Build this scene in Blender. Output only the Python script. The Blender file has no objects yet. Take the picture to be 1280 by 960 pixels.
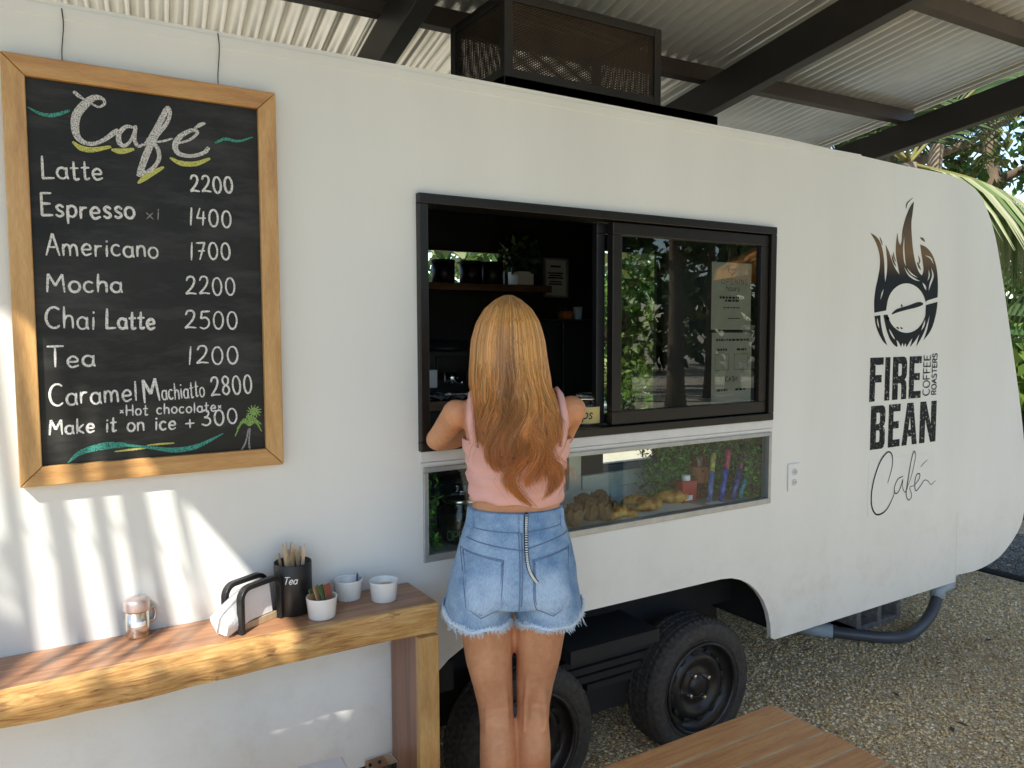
import bpy, bmesh, math, random
import numpy as np
from mathutils import Vector, Matrix
R = math.radians
random.seed(7); rng = np.random.default_rng(7)
S = bpy.context.scene
C = S.collection
# ------------------------------------------------------------------ camera, sky, sun, exposure
H = 1.65                       # camera height (m)
WY = 2.15                      # distance to the trailer's side wall plane
FPX = 977.77
YAW, PITCH, ROLL = 0.550518602, -0.0692862251, -0.00274157317
def cam_axes():
    cy, sy = math.cos(YAW), math.sin(YAW)
    f = np.array([sy, cy, 0.]); r = np.array([cy, -sy, 0.]); u = np.array([0, 0, 1.])
    cp, sp = math.cos(PITCH), math.sin(PITCH); f2 = cp*f+sp*u; u2 = -sp*f+cp*u
    cr, sr = math.cos(ROLL), math.sin(ROLL)
    return cr*r+sr*u2, -sr*r+cr*u2, f2
AX_R, AX_U, AX_F = cam_axes()
cd = bpy.data.cameras.new('camera'); cam = bpy.data.objects.new('camera', cd); C.objects.link(cam)
cam.matrix_world = Matrix(((AX_R[0], AX_U[0], -AX_F[0], 0), (AX_R[1], AX_U[1], -AX_F[1], 0), (AX_R[2], AX_U[2], -AX_F[2], H), (0, 0, 0, 1)))
cd.sensor_width = 36.0; cd.lens = 36.0*FPX/1280; cd.clip_start = 0.02; cd.clip_end = 2000
S.camera = cam
SUN_EL, SUN_AZ = R(43), R(225)         # the sun stands behind the camera's left shoulder
w = bpy.data.worlds.new('World'); S.world = w; w.use_nodes = True
nt = w.node_tree; nt.nodes.clear()
sky = nt.nodes.new('ShaderNodeTexSky'); sky.sky_type = 'NISHITA'; sky.sun_disc = False
sky.dust_density = 0.3; sky.ozone_density = 1.2; sky.sun_elevation = SUN_EL; sky.sun_rotation = SUN_AZ
bg = nt.nodes.new('ShaderNodeBackground'); bg.inputs['Strength'].default_value = 0.15
wo = nt.nodes.new('ShaderNodeOutputWorld')
nt.links.new(sky.outputs[0], bg.inputs[0]); nt.links.new(bg.outputs[0], wo.inputs[0])
sl = bpy.data.lights.new('sun', 'SUN'); sl.energy = 4.4; sl.angle = R(0.5); sl.color = (1.0, 0.945, 0.85)
so = bpy.data.objects.new('sun', sl); C.objects.link(so)
TO_SUN = np.array([math.sin(SUN_AZ)*math.cos(SUN_EL), math.cos(SUN_AZ)*math.cos(SUN_EL), math.sin(SUN_EL)])
so.rotation_euler = Vector(TO_SUN).to_track_quat('Z', 'Y').to_euler()
S.view_settings.view_transform = 'Standard'; S.view_settings.look = 'None'
S.view_settings.exposure = 0.98; S.view_settings.gamma = 1.0; S.view_settings.use_curve_mapping = False
S.render.engine = 'CYCLES'
S.cycles.max_bounces = 8; S.cycles.diffuse_bounces = 4; S.cycles.glossy_bounces = 4
S.cycles.transmission_bounces = 6; S.cycles.transparent_max_bounces = 16
S.cycles.caustics_reflective = False; S.cycles.caustics_refractive = False
S.cycles.sample_clamp_indirect = 6
S.cycles.use_denoising = True

# ------------------------------------------------------------------ geometry helpers
def ray(x, y):
    return AX_R*((x-640)/FPX) - AX_U*((y-480)/FPX) + AX_F
def onY(x, y, Y=WY):
    d = ray(x, y); q = d/d[1]*Y; q[2] += H; return q
def onZ(x, y, Z):
    d = ray(x, y); q = d/d[2]*(Z-H); q[2] += H; return q
def WX(x, y, Y=WY):                     # wall coordinates (X, Z) of a spot on a plane parallel to the wall
    q = onY(x, y, Y); return (q[0], q[2])

class MB:
    """collects vertices and faces of one mesh"""
    def __init__(s): s.v = []; s.f = []; s.m = []; s.sm = []; s.col = []; s.mi = 0
    def add(s, vs, fs, smooth=False, col=None):
        o = len(s.v); s.v.extend([tuple(map(float, p)) for p in vs])
        for f in fs: s.f.append(tuple(i+o for i in f)); s.m.append(s.mi); s.sm.append(smooth)
        s.col.extend([col if col is not None else (1, 1, 1)]*len(vs)) if not isinstance(col, list) else s.col.extend(col)
        return s
    def box(s, a, b, **k):
        x0, y0, z0 = [min(p, q) for p, q in zip(a, b)]; x1, y1, z1 = [max(p, q) for p, q in zip(a, b)]
        vs = [(x0,y0,z0),(x1,y0,z0),(x1,y1,z0),(x0,y1,z0),(x0,y0,z1),(x1,y0,z1),(x1,y1,z1),(x0,y1,z1)]
        return s.add(vs, [(0,3,2,1),(4,5,6,7),(0,1,5,4),(1,2,6,5),(2,3,7,6),(3,0,4,7)], **k)
    def obox(s, c, ax, ay, az, **k):     # oriented box: centre and three half-axis vectors
        c, ax, ay, az = map(np.array, (c, ax, ay, az)); vs = []
        for sz in (-1, 1):
            for sx, sy in ((-1,-1),(1,-1),(1,1),(-1,1)): vs.append(c+ax*sx+ay*sy+az*sz)
        return s.add(vs, [(0,3,2,1),(4,5,6,7),(0,1,5,4),(1,2,6,5),(2,3,7,6),(3,0,4,7)], **k)
    def bar(s, p, q, wid, dep, up=(0,0,1)):
        p, q, up = map(lambda a: np.array(a, float), (p, q, up)); d = q-p; L = np.linalg.norm(d); d /= L
        sd = np.cross(d, up); sd /= np.linalg.norm(sd); u = np.cross(sd, d)
        return s.obox((p+q)/2, d*L/2, sd*wid/2, u*dep/2)
    def tube(s, pts, rad, n=10, smooth=True, cap=True, col=None):
        pts = [np.array(p, float) for p in pts]; m = len(pts)
        rad = [rad]*m if np.isscalar(rad) else rad
        vs = []; fs = []; prev = None; cols = []
        for i, p in enumerate(pts):
            t = pts[min(i+1, m-1)]-pts[max(i-1, 0)]; t = t/(np.linalg.norm(t)+1e-12)
            if prev is None:
                a = np.array([0, 0, 1.]) if abs(t[2]) < .9 else np.array([1., 0, 0]); u = np.cross(t, a)
            else: u = prev-t*(prev@t)
            u = u/(np.linalg.norm(u)+1e-12); prev = u; v = np.cross(t, u)
            for k in range(n):
                an = 2*math.pi*k/n; vs.append(p+(u*math.cos(an)+v*math.sin(an))*rad[i])
                if isinstance(col, list): cols.append(col[i])
        for i in range(m-1):
            for k in range(n): fs.append((i*n+k, i*n+(k+1) % n, (i+1)*n+(k+1) % n, (i+1)*n+k))
        if cap: fs.append(tuple(range(n-1, -1, -1))); fs.append(tuple((m-1)*n+k for k in range(n)))
        return s.add(vs, fs, smooth=smooth, col=cols if cols else col)
    def lathe(s, prof, o=(0,0,0), n=32, axis='Z', smooth=True):
        o = np.array(o, float); vs = []; fs = []; m = len(prof)
        for r, h in prof:
            for k in range(n):
                an = 2*math.pi*k/n; a, b = r*math.cos(an), r*math.sin(an)
                vs.append(o+(np.array([a, b, h]) if axis == 'Z' else np.array([a, h, b])))
        for i in range(m-1):
            for k in range(n):
                f = (i*n+k, i*n+(k+1) % n, (i+1)*n+(k+1) % n, (i+1)*n+k)
                fs.append(f if axis == 'Z' else f[::-1])
        return s.add(vs, fs, smooth=smooth)
    def loft(s, secs, n=28, smooth=True, cap=True):   # secs: (centre, u-halfaxis vector, v-halfaxis vector)
        vs = []; fs = []; m = len(secs)
        for c, u, v in secs:
            c, u, v = map(np.array, (c, u, v))
            for k in range(n):
                an = 2*math.pi*k/n; vs.append(c+u*math.cos(an)+v*math.sin(an))
        for i in range(m-1):
            for k in range(n): fs.append((i*n+k, i*n+(k+1) % n, (i+1)*n+(k+1) % n, (i+1)*n+k))
        if cap: fs.append(tuple(range(n-1, -1, -1))); fs.append(tuple((m-1)*n+k for k in range(n)))
        return s.add(vs, fs, smooth=smooth)
    def ball(s, c, r, n=14, m=9, col=None):
        r = np.array([r]*3 if np.isscalar(r) else r, float); vs = []; fs = []
        for i in range(m+1):
            th = math.pi*i/m
            for k in range(n):
                an = 2*math.pi*k/n
                vs.append(np.array(c)+r*np.array([math.sin(th)*math.cos(an), math.sin(th)*math.sin(an), math.cos(th)]))
        for i in range(m):
            for k in range(n): fs.append((i*n+k, (i+1)*n+k, (i+1)*n+(k+1) % n, i*n+(k+1) % n))
        return s.add(vs, fs, smooth=True, col=col)
    def mesh(s, name, mats, attr=False):
        me = bpy.data.meshes.new(name); me.from_pydata(s.v, [], s.f)
        for m in (mats if isinstance(mats, (list, tuple)) else [mats]): me.materials.append(m)
        me.polygons.foreach_set('material_index', s.m); me.polygons.foreach_set('use_smooth', s.sm)
        if attr:
            at = me.color_attributes.new('tint', 'FLOAT_COLOR', 'POINT')
            at.data.foreach_set('color', np.c_[np.array(s.col, float), np.ones(len(s.col))].ravel())
        me.update(); return me
    def build(s, name, mats, parent=None, bevel=0, attr=False, seg=2):
        o = bpy.data.objects.new(name, s.mesh(name, mats, attr)); C.objects.link(o)
        if parent is not None: adopt(o, parent)
        if bevel: bev(o, bevel, seg)
        return o
def bev(o, wdt, seg=2):
    m = o.modifiers.new('edge', 'BEVEL'); m.width = wdt; m.segments = seg; m.limit_method = 'ANGLE'; m.angle_limit = R(40)
def world_of(o):
    M = Matrix.Identity(4)
    while o is not None: M = o.matrix_basis @ M; o = o.parent
    return M
def adopt(o, parent):
    o.parent = parent; o.matrix_parent_inverse = Matrix.Identity(4)
    o.matrix_basis = world_of(parent).inverted() @ o.matrix_basis
def tag(o, label=None, cat=None, group=None, kind=None):
    if label: o['label'] = label
    if cat: o['category'] = cat
    if group: o['group'] = group
    if kind: o['kind'] = kind
    return o
def empty(name, loc, label, cat, group=None, rz=0):
    o = bpy.data.objects.new(name, None); C.objects.link(o); o.location = loc; o.rotation_euler.z = rz
    o.empty_display_size = .05
    return tag(o, label, cat, group)
def copy_tree(o, parent=None):
    c = o.copy(); C.objects.link(c)
    if parent is not None: c.parent = parent
    for ch in list(o.children): copy_tree(ch, c)
    return c
def fill(outer, holes, depth, name, mat, parent=None, Y=0.0):
    """a flat slab in the XZ plane with holes; front face at Y, thickness depth going away from the camera"""
    cu = bpy.data.curves.new(name, 'CURVE'); cu.dimensions = '2D'; cu.fill_mode = 'BOTH'; cu.extrude = depth/2
    for pts in [outer]+list(holes):
        sp = cu.splines.new('POLY'); sp.points.add(len(pts)-1); sp.use_cyclic_u = True
        for p, q in zip(sp.points, pts): p.co = (q[0], q[1], 0, 1)
    t = bpy.data.objects.new('tmp', cu); C.objects.link(t)
    dg = bpy.context.evaluated_depsgraph_get(); me = bpy.data.meshes.new_from_object(t.evaluated_get(dg))
    bpy.data.objects.remove(t); bpy.data.curves.remove(cu)
    n = len(me.vertices); co = np.zeros(n*3); me.vertices.foreach_get('co', co); co = co.reshape(-1, 3)
    out = np.stack([co[:, 0], Y+depth/2-co[:, 2], co[:, 1]], 1)
    me.vertices.foreach_set('co', out.ravel()); me.materials.clear(); me.materials.append(mat); me.update(); me.name = name
    o = bpy.data.objects.new(name, me); C.objects.link(o)
    if parent is not None: adopt(o, parent)
    return o
def applied(o):
    """bake the modifiers of o into its mesh"""
    dg = bpy.context.evaluated_depsgraph_get(); me = bpy.data.meshes.new_from_object(o.evaluated_get(dg))
    old = o.data; mats = list(old.materials); o.modifiers.clear(); o.data = me
    if not me.materials:
        for m in mats: me.materials.append(m)
    return o
def remesh(mb, name, mat, voxel, smooth=6, parent=None, fac=.5):
    o = mb.build(name, mat)
    m = o.modifiers.new('r', 'REMESH'); m.mode = 'VOXEL'; m.voxel_size = voxel; m.use_smooth_shade = True
    m = o.modifiers.new('s', 'SMOOTH'); m.iterations = smooth; m.factor = fac
    applied(o)
    if parent is not None: adopt(o, parent)
    return o
def spline(pts, k=8):
    """Catmull-Rom; a doubled point makes a corner"""
    P = [np.array(p, float) for p in pts]; out = []
    runs = [[P[0]]]
    for p in P[1:]:
        if np.allclose(p, runs[-1][-1]): runs.append([p])
        else: runs[-1].append(p)
    for run in runs:
        if len(run) < 2: continue
        q = [2*run[0]-run[1]]+run+[2*run[-1]-run[-2]]
        for i in range(1, len(q)-2):
            for t in np.linspace(0, 1, k, endpoint=False):
                a, b, c, d = q[i-1], q[i], q[i+1], q[i+2]
                out.append(.5*((2*b)+(-a+c)*t+(2*a-5*b+4*c-d)*t*t+(-a+3*b-3*c+d)*t**3))
        out.append(run[-1])
    return out
STEP = [0]
def ribbon(mb, pts, wid, Y):
    """a flat stroke on a wall plane (points are X, Z); Y drifts towards the camera so that crossings never share a plane"""
    P = [np.array(p, float) for p in pts]; m = len(P)
    wid = [wid]*m if np.isscalar(wid) else list(np.interp(np.linspace(0, 1, m), np.linspace(0, 1, len(wid)), wid))
    vs = []; fs = []
    for i, p in enumerate(P):
        t = P[min(i+1, m-1)]-P[max(i-1, 0)]; t = t/(np.linalg.norm(t)+1e-9); nn = np.array([-t[1], t[0]])
        y = Y-(STEP[0] % 40)*.00002; STEP[0] += 1
        e = t*wid[i]*.3*(-1 if i == 0 else 1 if i == m-1 else 0)
        for sg in (1, -1):
            q = p+nn*sg*wid[i]/2*(.65 if i in (0, m-1) else 1)+e; vs.append((q[0], y, q[1]))
    for i in range(m-1): fs.append((2*i, 2*i+1, 2*i+3, 2*i+2))
    mb.add(vs, fs)

# ------------------------------------------------------------------ materials
def nodes(name):
    m = bpy.data.materials.new(name); m.use_nodes = True; t = m.node_tree
    return m, t, t.nodes['Principled BSDF'], t.links
def mat(name, col, rough=.6, metal=0, var=.12, scale=8, bump=0, bscale=60, spec=.5, trans=0, coord='Object', detail=4, stretch=None):
    m, t, b, L = nodes(name)
    b.inputs['Roughness'].default_value = rough; b.inputs['Metallic'].default_value = metal
    b.inputs['Specular IOR Level'].default_value = spec
    tc = t.nodes.new('ShaderNodeTexCoord'); src = tc.outputs[coord]
    if stretch:
        mp = t.nodes.new('ShaderNodeMapping'); mp.inputs['Scale'].default_value = stretch; L.new(src, mp.inputs[0]); src = mp.outputs[0]
    nz = t.nodes.new('ShaderNodeTexNoise'); nz.inputs['Scale'].default_value = scale; nz.inputs['Detail'].default_value = detail
    L.new(src, nz.inputs['Vector'])
    cr = t.nodes.new('ShaderNodeValToRGB'); c = np.array(col[:3])
    cr.color_ramp.elements[0].position = .3; cr.color_ramp.elements[1].position = .7
    cr.color_ramp.elements[0].color = (*np.clip(c*(1-var), 0, 1), 1); cr.color_ramp.elements[1].color = (*np.clip(c*(1+var), 0, 1), 1)
    L.new(nz.outputs['Fac'], cr.inputs[0]); L.new(cr.outputs[0], b.inputs['Base Color'])
    if bump:
        n2 = t.nodes.new('ShaderNodeTexNoise'); n2.inputs['Scale'].default_value = bscale; n2.inputs['Detail'].default_value = 5
        L.new(src, n2.inputs['Vector'])
        bp = t.nodes.new('ShaderNodeBump'); bp.inputs['Strength'].default_value = bump; bp.inputs['Distance'].default_value = .004
        L.new(n2.outputs['Fac'], bp.inputs['Height']); L.new(bp.outputs[0], b.inputs['Normal'])
    if trans: b.inputs['Transmission Weight'].default_value = trans
    return m
def wood(name, c_dark, c_mid, c_light, stretch=(1.2, 14, 14), rough=.4, burl=0, spec=.5, scale=3.0, wave=.5):
    m, t, b, L = nodes(name); b.inputs['Roughness'].default_value = rough; b.inputs['Specular IOR Level'].default_value = spec
    tc = t.nodes.new('ShaderNodeTexCoord'); mp = t.nodes.new('ShaderNodeMapping'); mp.inputs['Scale'].default_value = stretch
    L.new(tc.outputs['Object'], mp.inputs[0])
    n1 = t.nodes.new('ShaderNodeTexNoise'); n1.inputs['Scale'].default_value = scale; n1.inputs['Detail'].default_value = 8; n1.inputs['Distortion'].default_value = wave
    L.new(mp.outputs[0], n1.inputs['Vector'])
    cr = t.nodes.new('ShaderNodeValToRGB'); e = cr.color_ramp.elements
    e[0].position = .28; e[0].color = (*c_dark, 1); e[1].position = .72; e[1].color = (*c_light, 1)
    x = e.new(.5); x.color = (*c_mid, 1)
    L.new(n1.outputs['Fac'], cr.inputs[0])
    n2 = t.nodes.new('ShaderNodeTexNoise'); n2.inputs['Scale'].default_value = scale*9; n2.inputs['Detail'].default_value = 3
    L.new(mp.outputs[0], n2.inputs['Vector'])
    mx = t.nodes.new('ShaderNodeMixRGB'); mx.blend_type = 'MULTIPLY'; mx.inputs[0].default_value = .45
    L.new(cr.outputs[0], mx.inputs[1]); L.new(n2.outputs['Fac'], mx.inputs[2])
    br = t.nodes.new('ShaderNodeBrightContrast'); br.inputs['Bright'].default_value = .02
    if burl:                                                       # dark pits, cracks and bark inclusions
        m3 = t.nodes.new('ShaderNodeMapping'); m3.inputs['Scale'].default_value = (6, 20, 22); L.new(tc.outputs['Object'], m3.inputs[0])
        n4 = t.nodes.new('ShaderNodeTexNoise'); n4.inputs['Scale'].default_value = 1.6; n4.inputs['Detail'].default_value = 9; n4.inputs['Roughness'].default_value = .68; n4.inputs['Distortion'].default_value = .8; L.new(m3.outputs[0], n4.inputs['Vector'])
        c4 = t.nodes.new('ShaderNodeValToRGB'); c4.color_ramp.elements[0].position = .57; c4.color_ramp.elements[0].color = (1, 1, 1, 1); c4.color_ramp.elements[1].position = .66; c4.color_ramp.elements[1].color = (.30, .16, .08, 1); L.new(n4.outputs['Fac'], c4.inputs[0])
        m5 = t.nodes.new('ShaderNodeMixRGB'); m5.blend_type = 'MULTIPLY'; m5.inputs[0].default_value = burl; L.new(mx.outputs[0], m5.inputs[1]); L.new(c4.outputs[0], m5.inputs[2]); mx = m5
    L.new(mx.outputs[0], br.inputs[0])
    L.new(br.outputs[0], b.inputs['Base Color'])
    bp = t.nodes.new('ShaderNodeBump'); bp.inputs['Strength'].default_value = .25; bp.inputs['Distance'].default_value = .002
    L.new(n2.outputs['Fac'], bp.inputs['Height']); L.new(bp.outputs[0], b.inputs['Normal'])
    return m
def tinted(name, rough=.6, spec=.4, mul=1.0, trans=0, subsurf=0):
    """base colour from the mesh's own per-vertex colour"""
    m, t, b, L = nodes(name); b.inputs['Roughness'].default_value = rough; b.inputs['Specular IOR Level'].default_value = spec
    a = t.nodes.new('ShaderNodeAttribute'); a.attribute_name = 'tint'
    L.new(a.outputs['Color'], b.inputs['Base Color'])
    if trans:
        tr = t.nodes.new('ShaderNodeBsdfTranslucent'); L.new(a.outputs['Color'], tr.inputs[0])
        mx = t.nodes.new('ShaderNodeMixShader'); mx.inputs[0].default_value = trans
        L.new(b.outputs[0], mx.inputs[1]); L.new(tr.outputs[0], mx.inputs[2]); L.new(mx.outputs[0], t.nodes['Material Output'].inputs[0])
    return m
def glass(name, tint=(.9, .93, .92), ior=1.5, gain=1.0):
    m = bpy.data.materials.new(name); m.use_nodes = True; t = m.node_tree; t.nodes.clear(); L = t.links
    tr = t.nodes.new('ShaderNodeBsdfTransparent'); tr.inputs[0].default_value = (*tint, 1)
    gl = t.nodes.new('ShaderNodeBsdfGlossy'); gl.inputs['Roughness'].default_value = .0
    gl.inputs[0].default_value = (1, 1, 1, 1)
    lw = t.nodes.new('ShaderNodeLayerWeight'); lw.inputs[0].default_value = .5     # Schlick reflectance, the same on both faces
    pw_ = t.nodes.new('ShaderNodeMath'); pw_.operation = 'POWER'; pw_.inputs[1].default_value = 5; L.new(lw.outputs['Facing'], pw_.inputs[0])
    f0 = ((ior-1)/(ior+1))**2*gain
    ma = t.nodes.new('ShaderNodeMath'); ma.operation = 'MULTIPLY_ADD'; ma.inputs[1].default_value = 1-f0; ma.inputs[2].default_value = f0; L.new(pw_.outputs[0], ma.inputs[0])
    mx = t.nodes.new('ShaderNodeMixShader'); o = t.nodes.new('ShaderNodeOutputMaterial')
    L.new(ma.outputs[0], mx.inputs[0]); L.new(tr.outputs[0], mx.inputs[1]); L.new(gl.outputs[0], mx.inputs[2]); L.new(mx.outputs[0], o.inputs[0])
    return m
def chalk(name, col, cover=.5):
    """dusty chalk stroke: patchy cover over the board"""
    m, t, b, L = nodes(name); b.inputs['Base Color'].default_value = (*col, 1); b.inputs['Roughness'].default_value = .95; b.inputs['Specular IOR Level'].default_value = .1
    tc = t.nodes.new('ShaderNodeTexCoord'); nz = t.nodes.new('ShaderNodeTexNoise'); nz.inputs['Scale'].default_value = 420; nz.inputs['Detail'].default_value = 3
    L.new(tc.outputs['Object'], nz.inputs['Vector'])
    cr = t.nodes.new('ShaderNodeValToRGB'); cr.color_ramp.elements[0].position = max(0, cover-.25); cr.color_ramp.elements[1].position = cover+.02
    cr.color_ramp.elements[0].color = (.12, .12, .12, 1)
    L.new(nz.outputs['Fac'], cr.inputs[0]); L.new(cr.outputs[0], b.inputs['Alpha'])
    return m
M = {}
M['white_paint'] = mat('white_paint', (.765, .775, .735), .34, var=.035, scale=2.2, bump=.10, bscale=2.6, stretch=(1.6, 1, .35), detail=9)
def road_dust(m):                                                   # tan dust and splashes low on the panels
    t = m.node_tree; L = t.links; b = t.nodes['Principled BSDF']; src = b.inputs['Base Color'].links[0].from_socket
    ge = t.nodes.new('ShaderNodeNewGeometry'); sp = t.nodes.new('ShaderNodeSeparateXYZ'); L.new(ge.outputs['Position'], sp.inputs[0])
    mr = t.nodes.new('ShaderNodeMapRange'); mr.inputs[1].default_value = .95; mr.inputs[2].default_value = .30; mr.inputs[3].default_value = 0; mr.inputs[4].default_value = .42; L.new(sp.outputs['Z'], mr.inputs[0])
    n = t.nodes.new('ShaderNodeTexNoise'); n.inputs['Scale'].default_value = 9; n.inputs['Detail'].default_value = 12; n.inputs['Roughness'].default_value = .75; L.new(ge.outputs['Position'], n.inputs['Vector'])
    cr = t.nodes.new('ShaderNodeValToRGB'); cr.color_ramp.elements[0].position = .48; cr.color_ramp.elements[1].position = .75; L.new(n.outputs['Fac'], cr.inputs[0])
    mu = t.nodes.new('ShaderNodeMath'); mu.operation = 'MULTIPLY'; L.new(mr.outputs[0], mu.inputs[0]); L.new(cr.outputs[0], mu.inputs[1])
    mx = t.nodes.new('ShaderNodeMixRGB'); mx.inputs[2].default_value = (.46, .38, .27, 1); L.new(mu.outputs[0], mx.inputs[0]); L.new(src, mx.inputs[1]); L.new(mx.outputs[0], b.inputs['Base Color'])
road_dust(M['white_paint'])
M['white_trim'] = mat('white_trim', (.68, .68, .66), .45, var=.06, scale=14)
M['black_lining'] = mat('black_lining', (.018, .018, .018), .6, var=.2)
M['black_steel'] = mat('black_steel', (.018, .016, .015), .45, var=.25, scale=5, bump=.1, bscale=90)
M['brown_steel'] = mat('brown_steel', (.045, .034, .030), .5, var=.2, scale=5)
M['bronze_alu'] = mat('bronze_alu', (.013, .011, .009), .35, metal=.2, var=.15, scale=30)
M['pale_alu'] = mat('pale_alu', (.62, .65, .62), .35, metal=.25, var=.08, scale=30)
M['grey_alu'] = mat('grey_alu', (.42, .44, .43), .4, metal=.5, var=.1, scale=30)
M['galv'] = mat('galv', (.90, .89, .83), .28, metal=.6, var=.1, scale=3, bump=.05, bscale=30)
M['rubber'] = mat('rubber', (.052, .048, .043), .8, var=.3, scale=60, bump=.3, bscale=160, spec=.3)
M['rim_black'] = mat('rim_black', (.012, .012, .013), .35, var=.4, scale=20)
M['chrome'] = mat('chrome', (.75, .75, .73), .18, metal=1, var=.08, scale=60)
M['dark_under'] = mat('dark_under', (.012, .012, .012), .8, var=.3, scale=6)
M['chalkboard'] = mat('chalkboard', (.013, .013, .011), .48, var=.5, scale=5, detail=8, spec=.3)
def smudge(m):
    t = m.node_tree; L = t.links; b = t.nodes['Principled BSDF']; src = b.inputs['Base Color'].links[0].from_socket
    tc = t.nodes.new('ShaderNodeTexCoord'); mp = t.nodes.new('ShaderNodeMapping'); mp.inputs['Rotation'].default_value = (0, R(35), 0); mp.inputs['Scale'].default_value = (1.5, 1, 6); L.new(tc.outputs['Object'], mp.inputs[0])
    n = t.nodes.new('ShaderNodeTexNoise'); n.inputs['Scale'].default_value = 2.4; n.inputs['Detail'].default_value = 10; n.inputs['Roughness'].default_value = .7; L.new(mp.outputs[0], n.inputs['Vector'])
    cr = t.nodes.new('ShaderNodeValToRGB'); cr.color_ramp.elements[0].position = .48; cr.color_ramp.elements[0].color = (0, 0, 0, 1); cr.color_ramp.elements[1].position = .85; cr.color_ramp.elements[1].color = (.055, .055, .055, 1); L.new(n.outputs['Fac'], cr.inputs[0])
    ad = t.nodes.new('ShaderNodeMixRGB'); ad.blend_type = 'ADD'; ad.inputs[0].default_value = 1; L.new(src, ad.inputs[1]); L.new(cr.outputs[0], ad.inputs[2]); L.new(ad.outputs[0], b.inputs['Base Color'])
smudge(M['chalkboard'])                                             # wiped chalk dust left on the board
M['oak'] = wood('oak', (.44, .20, .055), (.62, .32, .09), (.72, .42, .14), stretch=(1.5, 12, 12), rough=.38)
M['oak_v'] = wood('oak_v', (.50, .26, .08), (.68, .38, .12), (.76, .47, .18), stretch=(12, 12, 1.5), rough=.38)
M['heart'] = wood('heart', (.26, .105, .045), (.45, .21, .095), (.58, .30, .145), stretch=(1.0, 16, 10), rough=.33)
M['heart_v'] = wood('heart_v', (.19, .08, .04), (.29, .13, .07), (.37, .18, .10), stretch=(14, 14, .9), rough=.3)
M['sap'] = wood('sap', (.32, .13, .03), (.62, .34, .10), (.78, .52, .20), stretch=(1.6, 16, 16), rough=.4, wave=2.2, burl=.85)
M['sap_v'] = wood('sap_v', (.46, .22, .06), (.60, .34, .10), (.68, .42, .15), stretch=(9, 9, 1.4), rough=.4, wave=1.2)
M['deck'] = wood('deck', (.50, .175, .038), (.75, .31, .075), (.84, .43, .13), stretch=(1.3, 22, 10), rough=.38, burl=.35)
M['deck_gap'] = mat('deck_gap', (.62, .45, .26), .6, var=.2)
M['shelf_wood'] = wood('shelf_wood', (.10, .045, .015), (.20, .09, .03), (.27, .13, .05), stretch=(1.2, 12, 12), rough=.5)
M['ceramic'] = mat('ceramic', (.80, .80, .77), .12, var=.02)
M['tin'] = mat('tin', (.74, .69, .63), .24, metal=1, var=.1, scale=20)
M['tin_lid'] = mat('tin_lid', (.70, .58, .55), .4, metal=.5, var=.06)
M['black_satin'] = mat('black_satin', (.012, .012, .013), .4, var=.2)
M['black_matte'] = mat('black_matte', (.02, .02, .022), .75, var=.2)
M['paper'] = mat('paper', (.78, .78, .76), .8, var=.03, scale=20)
M['napkin'] = mat('napkin', (.80, .80, .80), .85, var=.03, scale=30, bump=.3, bscale=120)
M['birch'] = wood('birch', (.55, .38, .20), (.66, .48, .28), (.72, .56, .36), stretch=(40, 40, 4), rough=.6)
M['ink'] = mat('ink', (.012, .012, .012), .7, var=.05)
M['concrete'] = mat('concrete', (.20, .185, .165), .9, var=.3, scale=40, bump=.6, bscale=120)
M['pvc_grey'] = mat('pvc_grey', (.075, .08, .09), .4, var=.1)
M['pvc_pale'] = mat('pvc_pale', (.42, .47, .50), .4, var=.08)
M['plastic_white'] = mat('plastic_white', (.78, .78, .76), .35, var=.02)
M['glass_upper'] = glass('glass_upper', (.66, .68, .64), 1.5, 1.5)
M['glass_lower'] = glass('glass_lower', (.93, .96, .94), 1.5, .42)
M['jar_glass'] = glass('jar_glass', (.85, .88, .86), 1.5, 1.2)
M['clear_film'] = glass('clear_film', (.90, .90, .90), 1.45, 1.0)

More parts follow.
